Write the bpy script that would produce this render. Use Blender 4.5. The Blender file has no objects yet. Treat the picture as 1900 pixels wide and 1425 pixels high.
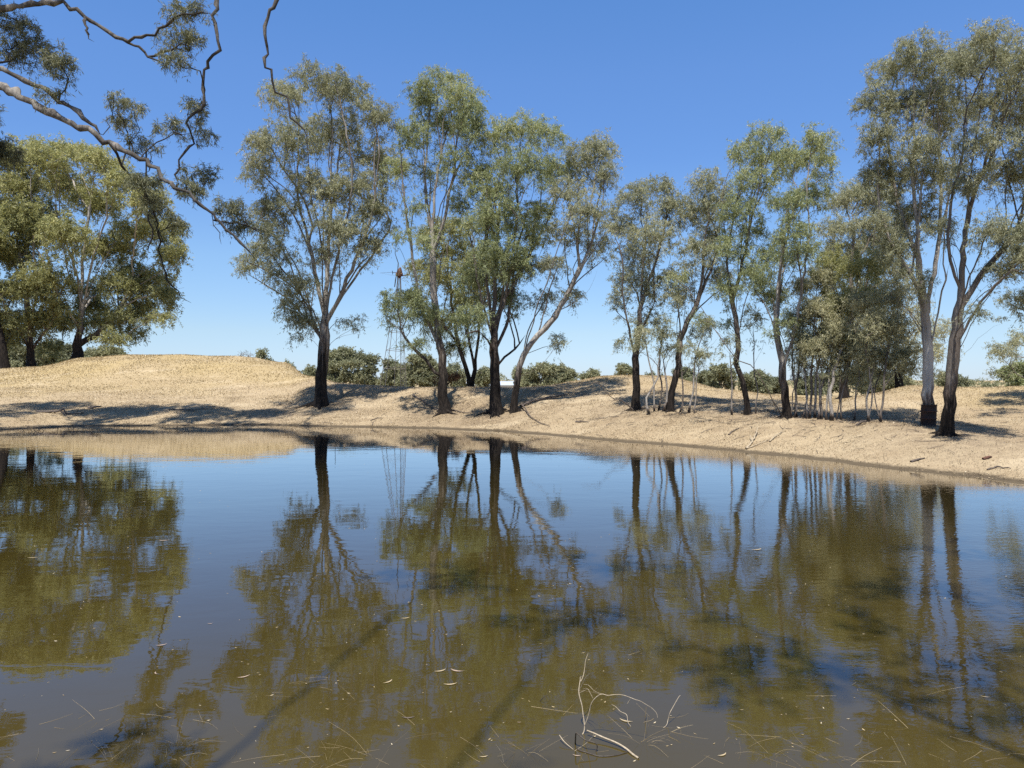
import bpy, math, random
import numpy as np
from mathutils import Vector
R = math.radians
rng = np.random.default_rng(7)
random.seed(7)
sc = bpy.context.scene
COL = sc.collection

# ------------------------------------------------------------------ camera, sky, sun
F, HX, HY, CZ = 1350.0, 950.0, 705.0, 3.0          # focal length and horizon in photo pixels, eye height over the water
cam = bpy.data.cameras.new('camera'); cam_o = bpy.data.objects.new('camera', cam); COL.objects.link(cam_o)
cam_o.location = (0, 0, CZ); cam_o.rotation_euler = (R(90), 0, 0)
cam.sensor_width = 36; cam.lens = 36 * F / 1900; cam.shift_y = (HY - 712.5) / 1900
cam.clip_start = 0.1; cam.clip_end = 8000
sc.camera = cam_o
SUN_EL, SUN_AZ = 65.0, 14.0                           # sun stands behind the camera; shadows run away and slightly right
S = Vector((-math.sin(R(SUN_AZ)) * math.cos(R(SUN_EL)), -math.cos(R(SUN_AZ)) * math.cos(R(SUN_EL)), math.sin(R(SUN_EL))))
w = bpy.data.worlds.new('World'); sc.world = w; w.use_nodes = True
nt = w.node_tree; bg = nt.nodes['Background']
sky = nt.nodes.new('ShaderNodeTexSky'); sky.sky_type = 'NISHITA'; sky.sun_disc = False
sky.sun_elevation = R(SUN_EL); sky.sun_rotation = R(180 + SUN_AZ)
sky.air_density = 1.0; sky.dust_density = 0.0; sky.ozone_density = 3.0
tc = nt.nodes.new('ShaderNodeTexCoord'); sxyz = nt.nodes.new('ShaderNodeSeparateXYZ'); nt.links.new(tc.outputs['Generated'], sxyz.inputs[0])
tint = nt.nodes.new('ShaderNodeValToRGB'); el_ = tint.color_ramp.elements           # a clear deep blue summer sky
TINT = [(0.0, (.58, .77, 1.26)), (.063, (.813, .904, 1.112)), (.157, (.924, 1.07, 1.252)), (.286, (.842, 1.088, 1.433)), (.38, (.916, 1.208, 1.58)), (.46, (.88, 1.26, 1.658)), (.75, (.90, 1.0, 1.12))]
while len(el_) < len(TINT): el_.new(.5)
for e_, (p_, c_) in zip(el_, TINT): e_.position = p_; e_.color = (*c_, 1)
nt.links.new(sxyz.outputs[2], tint.inputs[0])
mulc = nt.nodes.new('ShaderNodeVectorMath'); mulc.operation = 'MULTIPLY'
nt.links.new(sky.outputs[0], mulc.inputs[0]); nt.links.new(tint.outputs[0], mulc.inputs[1])
nt.links.new(mulc.outputs[0], bg.inputs[0]); bg.inputs[1].default_value = 0.076
sun = bpy.data.lights.new('sun', 'SUN'); sun_o = bpy.data.objects.new('sun', sun); COL.objects.link(sun_o)
sun.energy = 5.0; sun.angle = R(0.53); sun.color = (1.0, 0.95, 0.87)
sun_o.rotation_euler = S.to_track_quat('Z', 'Y').to_euler()
sc.view_settings.view_transform = 'Standard'; sc.view_settings.look = 'None'
sc.view_settings.exposure = 0.65; sc.view_settings.gamma = 1.0
sc.render.engine = 'CYCLES'; sc.cycles.use_denoising = False
sc.cycles.max_bounces = 10; sc.cycles.diffuse_bounces = 4; sc.cycles.glossy_bounces = 3
sc.cycles.transmission_bounces = 6; sc.cycles.transparent_max_bounces = 4
sc.cycles.caustics_reflective = False; sc.cycles.caustics_refractive = False

# ------------------------------------------------------------------ helpers
def P(px, py, d):                                    # photo pixel at distance d -> world point
    return np.array(((px - HX) / F * d, d, CZ - (py - HY) / F * d))

def mk_mesh(name, V, Fc, mat, attrs=None, smooth=False, parent=None, loc=None):
    V = np.asarray(V, np.float32)
    if loc is not None: V = V - np.asarray(loc, np.float32)
    Fc = np.asarray(Fc, np.int32); k = Fc.shape[1]; m = len(Fc)
    me = bpy.data.meshes.new(name)
    me.vertices.add(len(V)); me.vertices.foreach_set('co', V.ravel())
    me.loops.add(m * k); me.loops.foreach_set('vertex_index', Fc.ravel())
    me.polygons.add(m); me.polygons.foreach_set('loop_start', np.arange(0, m * k, k, dtype=np.int32))
    me.polygons.foreach_set('use_smooth', np.full(m, smooth, dtype=bool))
    for an, av in (attrs or {}).items():
        a = me.attributes.new(an, 'FLOAT', 'POINT'); a.data.foreach_set('value', np.asarray(av, np.float32).ravel())
    me.update(calc_edges=True); me.validate()
    o = bpy.data.objects.new(name, me); COL.objects.link(o)
    if mat: me.materials.append(mat)
    if parent: o.parent = parent
    elif loc is not None: o.location = [float(c) for c in loc]
    return o

def tag(o, label=None, cat=None, group=None, kind=None):
    if label and not 4 <= len(label.replace(',', ' ').split()) <= 16: print('LABEL', label)
    if label: o['label'] = label
    if cat: o['category'] = cat
    if group: o['group'] = group
    if kind: o['kind'] = kind
    return o

def thing(name, loc, label, cat, group=None):
    o = bpy.data.objects.new(name, None); COL.objects.link(o); o.location = [float(c) for c in loc]
    o.empty_display_size = 0.3
    return tag(o, label, cat, group)

class MB:                                            # collects quads into one mesh
    def __init__(s): s.V = []; s.Q = []; s.A = {}; s.n = 0
    def add(s, V, Q, **attrs):
        V = np.asarray(V, float)
        s.V.append(V); s.Q.append(np.asarray(Q, int) + s.n); s.n += len(V)
        for k, a in attrs.items():
            s.A.setdefault(k, []).append(np.broadcast_to(np.asarray(a, float), (len(V),)))
    def tube(s, pts, rad, k=6, wob=0.0, **attrs):
        V, Q = tube(pts, rad, k, wob); s.add(V, Q, **attrs)
    def box(s, c, sz, rz=0.0):
        c = np.asarray(c, float); h = np.asarray(sz, float) / 2
        v = np.array([[x, y, z] for z in (-1, 1) for y in (-1, 1) for x in (-1, 1)]) * h
        cr, sr = math.cos(rz), math.sin(rz)
        v = np.c_[v[:, 0] * cr - v[:, 1] * sr, v[:, 0] * sr + v[:, 1] * cr, v[:, 2]] + c
        s.add(v, [[0, 2, 3, 1], [4, 5, 7, 6], [0, 1, 5, 4], [2, 6, 7, 3], [0, 4, 6, 2], [1, 3, 7, 5]])
    def build(s, name, mat, parent=None, loc=None, smooth=False):
        return mk_mesh(name, np.concatenate(s.V), np.concatenate(s.Q), mat,
                       {k: np.concatenate(a) for k, a in s.A.items()}, smooth, parent, loc)

def tube(pts, rad, k=6, wob=0.0):
    pts = np.asarray(pts, float); n = len(pts); rad = np.broadcast_to(np.asarray(rad, float), (n,))
    T = np.empty_like(pts); T[1:-1] = pts[2:] - pts[:-2]; T[0] = pts[1] - pts[0]; T[-1] = pts[-1] - pts[-2]
    T /= np.linalg.norm(T, axis=1)[:, None] + 1e-9
    ref = np.array((1.0, 0.13, 0.0)) if abs(T[0][2]) > 0.6 else np.array((0.0, 0.1, 1.0))
    an = np.arange(k) / k * 2 * math.pi
    V = np.empty((n, k, 3)); U = ref
    ph = rng.uniform(0, 6.28, 3)
    for i in range(n):
        U = U - T[i] * U.dot(T[i]); U = U / (np.linalg.norm(U) + 1e-9); W = np.cross(T[i], U)
        r = rad[i] * (1 + wob * (np.sin(2 * an + ph[0] + i * .35) * .5 + np.sin(3 * an + ph[1] - i * .22) * .4 + rng.uniform(-.4, .4, k)))
        V[i] = pts[i] + (np.cos(an) * r)[:, None] * U + (np.sin(an) * r)[:, None] * W
    i, j = np.meshgrid(np.arange(n - 1), np.arange(k), indexing='ij')
    a = i * k + j; b = i * k + (j + 1) % k
    Q = np.stack([a, b, b + k, a + k], -1).reshape(-1, 4)
    return V.reshape(-1, 3), Q

def spline(pts, step):                               # Catmull-Rom through points, resampled about every step metres
    pts = np.asarray(pts, float)
    if len(pts) < 3:
        n = max(2, int(np.linalg.norm(pts[-1] - pts[0]) / step) + 1)
        return pts[0] + (pts[-1] - pts[0]) * np.linspace(0, 1, n)[:, None]
    p = np.vstack([2 * pts[0] - pts[1], pts, 2 * pts[-1] - pts[-2]]); out = []
    for i in range(1, len(p) - 2):
        n = max(1, int(round(np.linalg.norm(p[i + 1] - p[i]) / step)))
        t = (np.arange(n) / n)[:, None]
        out.append(.5 * (2 * p[i] + (p[i + 1] - p[i - 1]) * t + (2 * p[i - 1] - 5 * p[i] + 4 * p[i + 1] - p[i + 2]) * t ** 2
                         + (-p[i - 1] + 3 * p[i] - 3 * p[i + 1] + p[i + 2]) * t ** 3))
    return np.vstack(out + [pts[-1:]])

# ------------------------------------------------------------------ materials
def new_mat(name):
    m = bpy.data.materials.new(name); m.use_nodes = True
    t = m.node_tree; b = t.nodes['Principled BSDF']
    return m, t, b
def nd(t, typ, **kw):
    n = t.nodes.new(typ)
    for k, v in kw.items(): setattr(n, k, v)
    return n
def ramp(t, src, stops, interp='LINEAR'):
    r = nd(t, 'ShaderNodeValToRGB'); r.color_ramp.interpolation = interp
    e = r.color_ramp.elements
    while len(e) < len(stops): e.new(0.5)
    for i, (p, c) in enumerate(stops):
        e[i].position = p; e[i].color = (*c, 1) if len(c) == 3 else c
    t.links.new(src, r.inputs[0]); return r.outputs[0]
def noise(t, vec, scale, detail=4, rough=0.55, dist=0.0):
    n = nd(t, 'ShaderNodeTexNoise'); n.inputs['Scale'].default_value = scale
    n.inputs['Detail'].default_value = detail; n.inputs['Roughness'].default_value = rough
    n.inputs['Distortion'].default_value = dist
    if vec: t.links.new(vec, n.inputs['Vector'])
    return n.outputs[0]
def mapped(t, scale=(1, 1, 1), out='Object'):
    c = nd(t, 'ShaderNodeTexCoord'); m = nd(t, 'ShaderNodeMapping'); m.inputs['Scale'].default_value = scale
    t.links.new(c.outputs[out], m.inputs[0]); return m.outputs[0]
def mix(t, fac, a, b):
    m = nd(t, 'ShaderNodeMix', data_type='RGBA')
    for s, v in ((m.inputs[0], fac), (m.inputs[6], a), (m.inputs[7], b)):
        if isinstance(v, tuple): s.default_value = (*v, 1)
        elif isinstance(v, (int, float)): s.default_value = v
        else: t.links.new(v, s)
    return m.outputs[2]
def math_n(t, op, a, b=0.0, clamp=False):
    m = nd(t, 'ShaderNodeMath', operation=op); m.use_clamp = clamp
    for s, v in ((m.inputs[0], a), (m.inputs[1], b)):
        if isinstance(v, (int, float)): s.default_value = v
        else: t.links.new(v, s)
    return m.outputs[0]
def attr(t, name):
    a = nd(t, 'ShaderNodeAttribute', attribute_name=name); return a.outputs['Fac']
def bump(t, b, h, strength, dist):
    n = nd(t, 'ShaderNodeBump'); n.inputs['Strength'].default_value = strength; n.inputs['Distance'].default_value = dist
    t.links.new(h, n.inputs['Height']); t.links.new(n.outputs[0], b.inputs['Normal'])

def bark_mat(name, pale, grey, dark, twig):
    m, t, b = new_mat(name)
    v = mapped(t, (1, 1, .28)); v2 = mapped(t, (3.2, 3.2, .5))
    n1 = noise(t, v, 1.7, 5, .6, .6); n2 = noise(t, v2, 4, 6, .65)
    c = mix(t, ramp(t, n1, [(.42, (0, 0, 0)), (.56, (1, 1, 1))]), pale, grey)
    c = mix(t, math_n(t, 'MULTIPLY', n2, .55), c, tuple(x * .55 for x in grey))
    n3 = noise(t, mapped(t, (2.2, 2.2, .22)), 2.3, 5, .65, .8)
    st0 = math_n(t, 'ADD', attr(t, 'stain'), math_n(t, 'MULTIPLY', math_n(t, 'SUBTRACT', n3, .5), 1.5))
    c = mix(t, ramp(t, st0, [(.12, (0, 0, 0)), (.36, (.9, .9, .9))]), c, mix(t, ramp(t, n2, [(.35, (0, 0, 0)), (.65, (1, 1, 1))]), tuple(x * .6 for x in dark), tuple(x * 3.0 for x in dark)))
    st = ramp(t, st0, [(.42, (0, 0, 0)), (.62, (1, 1, 1))])
    dk = mix(t, ramp(t, n2, [(.38, (0, 0, 0)), (.68, (1, 1, 1))]), tuple(x * .10 for x in dark), tuple(x * .75 for x in dark))
    c = mix(t, st, c, dk)
    c = mix(t, attr(t, 'thin'), c, twig)
    t.links.new(c, b.inputs['Base Color']); b.inputs['Roughness'].default_value = .85
    b.inputs['Specular IOR Level'].default_value = .2
    bump(t, b, math_n(t, 'ADD', n2, n3), 1.0, .07)
    return m
BARK = bark_mat('gum_bark', (.50, .46, .40), (.27, .24, .21), (.05, .038, .03), (.13, .105, .085))
BARK_GL = bark_mat('shade_darkened_bark', (.36, .33, .29), (.11, .097, .084), (.045, .034, .027), (.035, .030, .026))  # peeling patches; colour also carries the boughs' shaded undersides and sunlit edges
BARK_DK = bark_mat('rough_bark', (.24, .21, .18), (.15, .125, .105), (.045, .034, .027), (.11, .09, .075))
BARK_WH = bark_mat('white_bark', (.50, .465, .41), (.33, .30, .265), (.07, .05, .04), (.22, .19, .16))

def leaf_mat(name, stops, transl=.42, spec=.32):
    m, t, b = new_mat(name)
    c = ramp(t, attr(t, 'tone'), stops)
    t.links.new(c, b.inputs['Base Color']); b.inputs['Roughness'].default_value = .42
    b.inputs['Specular IOR Level'].default_value = spec
    tr = nd(t, 'ShaderNodeBsdfTranslucent'); t.links.new(mix(t, .4, c, (.16, .17, .04)), tr.inputs[0])
    ms = nd(t, 'ShaderNodeMixShader'); ms.inputs[0].default_value = transl
    t.links.new(b.outputs[0], ms.inputs[1]); t.links.new(tr.outputs[0], ms.inputs[2])
    t.links.new(ms.outputs[0], t.nodes['Material Output'].inputs[0])
    return m
LEAF = {
 'grey': leaf_mat('grey_green_leaves', [(0, (.20, .205, .130)), (.45, (.375, .380, .235)), (.8, (.52, .515, .325)), (1, (.66, .61, .43))]),
 'green': leaf_mat('mid_green_leaves', [(0, (.18, .205, .100)), (.45, (.345, .385, .190)), (.8, (.50, .525, .26)), (1, (.64, .60, .35))]),
 'yellow': leaf_mat('yellow_green_leaves', [(0, (.185, .19, .088)), (.45, (.335, .338, .145)), (.8, (.47, .465, .195)), (1, (.62, .57, .28))]),
 'brown': leaf_mat('brownish_leaves', [(0, (.22, .215, .130)), (.45, (.40, .390, .235)), (.8, (.55, .52, .32)), (1, (.66, .60, .40))]),
 'far': leaf_mat('far_leaves', [(0, (.15, .160, .100)), (.45, (.265, .275, .165)), (.8, (.36, .36, .21)), (1, (.46, .43, .26))]),
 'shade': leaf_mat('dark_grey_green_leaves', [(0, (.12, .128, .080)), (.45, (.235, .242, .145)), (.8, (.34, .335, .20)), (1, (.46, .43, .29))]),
 'red': leaf_mat('reddish_leaves', [(0, (.12, .05, .03)), (.5, (.2, .085, .05)), (1, (.27, .14, .08))]),
}

def simple_mat(name, col, col2, scale=8, rough=.8, metal=0.0, bmp=.3, stretch=(1, 1, 1)):
    m, t, b = new_mat(name)
    n = noise(t, mapped(t, stretch), scale, 6, .65)
    t.links.new(mix(t, ramp(t, n, [(.35, (0, 0, 0)), (.65, (1, 1, 1))]), col, col2), b.inputs['Base Color'])
    b.inputs['Roughness'].default_value = rough; b.inputs['Metallic'].default_value = metal
    bump(t, b, n, bmp, .02)
    return m

def ground_mat():
    m, t, b = new_mat('dry_earth')
    v = mapped(t)
    big = noise(t, v, .12, 5, .6, .4); mid = noise(t, v, .8, 6, .65); fine = noise(t, v, 15, 8, .8)
    vs = mapped(t, (.35, 1.6, 1)); streak = noise(t, vs, 1.3, 6, .7, .5)
    c = mix(t, ramp(t, big, [(.35, (0, 0, 0)), (.65, (1, 1, 1))]), (.345, .268, .165), (.395, .315, .203))
    c = mix(t, ramp(t, mid, [(.45, (0, 0, 0)), (.72, (.75, .75, .75))]), c, (.285, .212, .128))
    c = mix(t, ramp(t, streak, [(.52, (0, 0, 0)), (.75, (.6, .6, .6))]), c, (.25, .185, .118))
    c = mix(t, ramp(t, fine, [(.53, (0, 0, 0)), (.64, (.9, .9, .9))]), c, (.15, .108, .066))
    c = mix(t, ramp(t, fine, [(.30, (.7, .7, .7)), (.42, (0, 0, 0))]), c, (.47, .39, .26))
    c = mix(t, math_n(t, 'MULTIPLY', attr(t, 'grass'), .8), c,
            mix(t, ramp(t, fine, [(.4, (0, 0, 0)), (.62, (1, 1, 1))]), (.42, .325, .165), (.27, .20, .094)))
    lt = math_n(t, 'MULTIPLY', attr(t, 'litter'), ramp(t, noise(t, v, 1.9, 6, .7, .6), [(.30, (0, 0, 0)), (.58, (1, 1, 1))]))
    c = mix(t, lt, c, mix(t, fine, (.085, .062, .044), (.27, .205, .135)))
    pale = ramp(t, noise(t, mapped(t, (.5, 1, 1)), .35, 5, .6, .8), [(.54, (0, 0, 0)), (.66, (.55, .55, .55))])
    c = mix(t, pale, c, (.46, .375, .25))
    gp = nd(t, 'ShaderNodeNewGeometry'); sz = nd(t, 'ShaderNodeSeparateXYZ'); t.links.new(gp.outputs['Position'], sz.inputs[0])
    wz = math_n(t, 'SUBTRACT', sz.outputs[2], math_n(t, 'MULTIPLY', noise(t, v, 2.5, 5, .7), .10))
    c = mix(t, ramp(t, wz, [(.0, (.9, .9, .9)), (.02, (.6, .6, .6)), (.055, (0, 0, 0))]), c, (.075, .058, .038))
    t.links.new(c, b.inputs['Base Color']); b.inputs['Roughness'].default_value = .95
    b.inputs['Specular IOR Level'].default_value = .15
    h = math_n(t, 'ADD', math_n(t, 'MULTIPLY', fine, .35), mid)
    bump(t, b, h, .6, .07)
    return m

def water_mat():
    m, t, b = new_mat('murky_water')
    geo = nd(t, 'ShaderNodeNewGeometry')
    mp = nd(t, 'ShaderNodeMapping'); mp.inputs['Scale'].default_value = (.55, 1, 1); mp.inputs['Rotation'].default_value = (0, 0, R(-14))
    t.links.new(geo.outputs['Position'], mp.inputs[0]); v = mp.outputs[0]
    n0 = noise(t, v, .9, 2, .5, .3); n1 = noise(t, v, 3.2, 3, .5, .6); n2 = noise(t, v, 13, 2, .5, .4)
    patch = noise(t, geo.outputs['Position'], .09, 3, .5)
    sx = nd(t, 'ShaderNodeSeparateXYZ'); t.links.new(geo.outputs['Position'], sx.inputs[0])
    right = nd(t, 'ShaderNodeMapRange'); right.inputs[1].default_value = 1.0; right.inputs[2].default_value = 9.0
    t.links.new(sx.outputs[0], right.inputs[0])
    amt = math_n(t, 'ADD', ramp(t, patch, [(.42, (0.12,) * 3), (.66, (.7,) * 3)]), math_n(t, 'MULTIPLY', right.outputs[0], 2.4))
    h = math_n(t, 'ADD', math_n(t, 'MULTIPLY', n0, 1.2), math_n(t, 'MULTIPLY', n1, .42))
    h = math_n(t, 'ADD', h, math_n(t, 'MULTIPLY', math_n(t, 'MULTIPLY', n2, .22), amt))
    bump(t, b, h, 1.0, .0034)
    blot = noise(t, mapped(t), .5, 4, .55, .3)
    c = mix(t, blot, (.041, .0305, .0064), (.054, .041, .0105))
    near = nd(t, 'ShaderNodeMapRange'); near.inputs[1].default_value = 10.0; near.inputs[2].default_value = 4.5
    t.links.new(math_n(t, 'ADD', sx.outputs[1], math_n(t, 'MULTIPLY', blot, 3.0)), near.inputs[0])
    c = mix(t, math_n(t, 'MULTIPLY', near.outputs[0], .5), c, (.080, .060, .023))
    df = nd(t, 'ShaderNodeBsdfDiffuse'); t.links.new(c, df.inputs[0])
    gl = nd(t, 'ShaderNodeBsdfGlossy'); gl.inputs['Roughness'].default_value = .012
    fr = nd(t, 'ShaderNodeFresnel'); fr.inputs[0].default_value = 1.333
    bn = b.inputs['Normal'].links[0].from_socket
    for n_ in (gl, fr): t.links.new(bn, n_.inputs['Normal'])
    ms = nd(t, 'ShaderNodeMixShader'); t.links.new(math_n(t, 'MULTIPLY', fr.outputs[0], 1.85, True), ms.inputs[0])
    t.links.new(df.outputs[0], ms.inputs[1]); t.links.new(gl.outputs[0], ms.inputs[2])
    t.links.new(ms.outputs[0], t.nodes['Material Output'].inputs[0]); t.nodes.remove(b)
    return m

M_STRAW = leaf_mat('straw', [(0, (.15, .115, .065)), (.35, (.30, .225, .12)), (.75, (.45, .35, .19)), (1, (.55, .47, .33))], .1, .3)
M_LITTER = leaf_mat('leaf_litter', [(0, (.035, .026, .018)), (.3, (.12, .085, .055)), (.55, (.265, .195, .115)), (.8, (.40, .315, .19)), (1, (.50, .42, .29))], .05, .3)
M_STICK = simple_mat('weathered_stick', (.13, .10, .08), (.06, .047, .038), 14)
M_PALEST = simple_mat('bleached_stick', (.46, .385, .27), (.27, .215, .145), 30)
M_BLACKST = simple_mat('wet_dark_stick', (.03, .024, .018), (.06, .045, .03), 20, .5)
M_RUST = simple_mat('shaded_rusty_steel', (.036, .015, .010), (.014, .009, .007), 9, .75, .3)  # rust, its colour darkened further for the shade around the drum
M_RUST2 = simple_mat('rusty_sheet', (.13, .05, .028), (.06, .027, .017), 6, .8)
M_STEEL = simple_mat('weathered_steel', (.26, .25, .24), (.16, .12, .10), 10, .6, .4)
M_DARKST = simple_mat('dark_steel_post', (.035, .03, .028), (.06, .04, .03), 10, .7)
M_ROOF = simple_mat('pale_metal_roof', (.46, .51, .57), (.38, .43, .50), 2, .45)
M_WALL = simple_mat('pale_shed_wall', (.55, .56, .55), (.45, .45, .44), 2, .8)

# ------------------------------------------------------------------ terrain
SHORE = [(-30.6, 43.5), (-27.8, 47), (-22.2, 47.7), (-16.3, 48.6), (-10.9, 46.6), (-3.8, 45), (1.65, 40.6), (4.9, 36.2), (7.8, 33.2),
         (9.7, 30.3), (11, 28.6), (11.9, 26.9), (12.9, 24.3), (13.9, 22.8), (14.8, 21), (15.8, 17), (16.5, 12), (15.5, 7), (12, 3.6),
         (7, 2.2), (0, 1.9), (-7, 2.6), (-12, 5.5), (-17, 11), (-21, 19), (-25, 27), (-28, 34), (-31.5, 39.5)]
SH = np.array(SHORE)
def sdf(x, y):                                       # distance to the pond's edge, negative in the water
    x = np.asarray(x, float); y = np.asarray(y, float)
    dmin = np.full(x.shape, 1e9); inside = np.zeros(x.shape, bool)
    for i in range(len(SH)):
        a = SH[i]; b = SH[(i + 1) % len(SH)]; e = b - a
        t = np.clip(((x - a[0]) * e[0] + (y - a[1]) * e[1]) / e.dot(e), 0, 1)
        dmin = np.minimum(dmin, np.hypot(x - a[0] - t * e[0], y - a[1] - t * e[1]))
        c = (a[1] > y) != (b[1] > y)
        with np.errstate(divide='ignore', invalid='ignore'):
            inside ^= c & (x < e[0] * (y - a[1]) / (e[1] if e[1] else 1e-9) + a[0])
    return np.where(inside, -dmin, dmin)
COLS = [  # photo column, distance of the water's edge, then (distance, photo row) of the ground going away
 (-300, 43.0, [(50, 768), (57, 742), (63, 722), (71, 705), (80, 694)]),
 (0, 43.5, [(50, 766), (56, 742), (62, 722), (70, 702), (78, 684)]),
 (70, 45.2, [(52, 762), (57, 741), (62, 722), (70, 698), (78, 680)]),
 (150, 47.0, [(53, 760), (58, 740), (63, 722), (68, 700), (76, 669), (82, 664)]),
 (240, 47.4, [(53, 760), (58, 741), (63, 721), (68, 699), (75, 668), (81, 659)]),
 (340, 47.8, [(53, 761), (58, 742), (63, 721), (68, 700), (74, 672), (80, 658)]),
 (450, 48.5, [(53, 764), (58, 744), (63, 722), (67, 702), (72, 676), (78, 661)]),
 (530, 48.2, [(53, 762), (58, 743), (62, 724), (66, 706), (71, 684), (76, 672)]),
 (585, 47.2, [(53, 753), (55, 739), (57.5, 724), (61, 711), (66, 699)]),
 (630, 46.6, [(53, 752), (55, 738), (57, 723), (59, 714), (63, 712)]),
 (690, 46.3, [(50.5, 767), (53, 753), (55, 736), (57, 722), (59.5, 716)]),
 (800, 45.2, [(49.5, 765), (51.5, 745), (53.5, 727), (56.5, 719)]),
 (922, 43.0, [(47, 766), (49, 748), (51.2, 731), (54, 720)]),
 (1000, 40.6, [(45, 768), (47.5, 751), (50.3, 730), (54, 718)]),
 (1060, 38.6, [(43.5, 768), (47, 752), (51, 731), (57, 711), (60, 708)]),
 (1120, 36.6, [(42, 767), (46, 748), (50, 728), (56, 701), (59, 698)]),
 (1180, 35.0, [(41, 761), (45, 746), (49, 729), (55, 701), (59, 697)]),
 (1240, 33.8, [(40, 764), (44, 746), (48, 729), (54, 702), (58, 698)]),
 (1290, 32.6, [(38.5, 768), (43, 748), (48, 731), (53, 714), (56, 710)]),
 (1340, 31.4, [(37.5, 769), (42, 752), (47, 735), (51, 724)]),
 (1450, 29.0, [(35, 773), (40, 758), (44, 744), (49, 735)]),
 (1550, 27.0, [(33, 778), (38, 763), (42, 750), (46, 743)]),
 (1620, 25.5, [(29.5, 790), (34, 771), (38, 752), (42, 731)]),
 (1690, 24.4, [(28, 796), (33, 776), (36, 765), (39, 741), (43, 717)]),
 (1800, 22.9, [(26, 813), (30, 791), (34, 770), (37, 746), (41, 719)]),
 (1900, 21.1, [(25, 826), (29, 796), (33, 769), (36, 743), (40, 718)]),
 (2250, 17.0, [(23, 836), (28, 800), (32, 769), (36, 741), (40, 720)]),
]
DG = np.arange(0, 140.01, .5)
CP = np.array([c[0] for c in COLS], float)
HG = []
for px, ds, pr in COLS:
    dd = [0, ds - 12, ds]; hh = [-1.2, -1.1, 0.0]
    for d, yy in pr: dd.append(d); hh.append(CZ - (yy - HY) / F * d)
    dd += [pr[-1][0] + 4, pr[-1][0] + 24, 141]; hh += [hh[-1] - .05, .9, .7]
    HG.append(np.interp(DG, dd, hh))
HG = np.array(HG)
ker = np.array([1, 2, 3, 2, 1.]); ker /= ker.sum()
HG = np.array([np.convolve(np.pad(r, 2, 'edge'), ker, 'valid') for r in HG])
def vnoise(x, y, s, seed):                           # smooth value noise
    x = np.asarray(x, float) / s; y = np.asarray(y, float) / s
    xi = np.floor(x).astype(int); yi = np.floor(y).astype(int); u = x - xi; v = y - yi
    u = u * u * (3 - 2 * u); v = v * v * (3 - 2 * v)
    def hsh(a, b):
        n = (a * 374761393 + b * 668265263 + seed * 974634777) & 0xffffffff
        n = ((n ^ (n >> 13)) * 1274126177) & 0xffffffff
        return ((n ^ (n >> 16)) & 0xffff) / 32767.5 - 1
    return (hsh(xi, yi) * (1 - u) + hsh(xi + 1, yi) * u) * (1 - v) + (hsh(xi, yi + 1) * (1 - u) + hsh(xi + 1, yi + 1) * u) * v
def ground(x, y):
    x = np.atleast_1d(np.asarray(x, float)); y = np.atleast_1d(np.asarray(y, float))
    s = sdf(x, y)
    bank = np.where(s < 0, np.maximum(s * .12, -1.2), np.minimum(.17 * s, 1.4 + .004 * s))
    bank = np.where(s > 60, .8 + (bank - .8) * np.exp(-(s - 60) / 60), bank)
    yy = np.maximum(y, 1.0); px = HX + F * x / yy
    u = np.interp(px, CP, np.arange(len(CP))); iu = np.clip(u.astype(int), 0, len(CP) - 2); fu = u - iu
    fu = fu * fu * (3 - 2 * fu) * .5 + fu * .5
    v = np.clip(yy / .5, 0, len(DG) - 1.01); iv = v.astype(int); fv = v - iv
    h = (HG[iu, iv] * (1 - fu) + HG[iu + 1, iv] * fu) * (1 - fv) + (HG[iu, iv + 1] * (1 - fu) + HG[iu + 1, iv + 1] * fu) * fv
    wgt = np.clip((y - 14) / 6, 0, 1) * np.clip((px + 900) / 600, 0, 1) * np.clip((2900 - px) / 600, 0, 1)
    wgt = wgt * wgt * (3 - 2 * wgt)
    out = bank * (1 - wgt) + h * wgt
    bump_ = (vnoise(x, y, 3.1, 1) * .06 + vnoise(x, y, 1.1, 2) * .018 + vnoise(x, y, .5, 3) * .012) * np.clip((s - .1) / 2.5, 0, 1)
    return out + bump_
def gz(x, y): return float(ground(x, y)[0])
def on_ground(px, d): x = (px - HX) / F * d; return np.array((x, d, gz(x, d)))

def axis(lo, hi, step, far):
    a = np.arange(lo, hi + .01, step); ext = []; s = step; p = 0
    while p < far: s *= 1.35; p += s; ext.append(p)
    ext = np.array(ext); return np.concatenate([lo - ext[::-1], a, hi + ext])
gx = axis(-75, 60, .4, 3500); gy = axis(-8, 100, .4, 3500)
X, Y = np.meshgrid(gx, gy); Zg = ground(X.ravel(), Y.ravel()); Sg = sdf(X.ravel(), Y.ravel())
nx, ny = len(gx), len(gy)
i, j = np.meshgrid(np.arange(ny - 1), np.arange(nx - 1), indexing='ij'); a = i * nx + j
Qg = np.stack([a, a + 1, a + nx + 1, a + nx], -1).reshape(-1, 4)
xr, yr = X.ravel(), Y.ravel()
wet = np.clip(1 - (Sg + .05) / (.35 + .2 * vnoise(xr, yr, .8, 9)), 0, 1) * .8
grass = np.clip((Sg - 14 + 3 * vnoise(xr, yr, 4, 5)) / 4, 0, 1) * np.clip(.75 + .5 * vnoise(xr, yr, 6, 6), 0, 1)
g = mk_mesh('ground', np.c_[xr, yr, Zg], Qg, ground_mat(), {'wet': wet, 'grass': grass}, True)
tag(g, 'pale dry earth bank and grassy mounds around the pond', 'ground', kind='structure')
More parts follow.
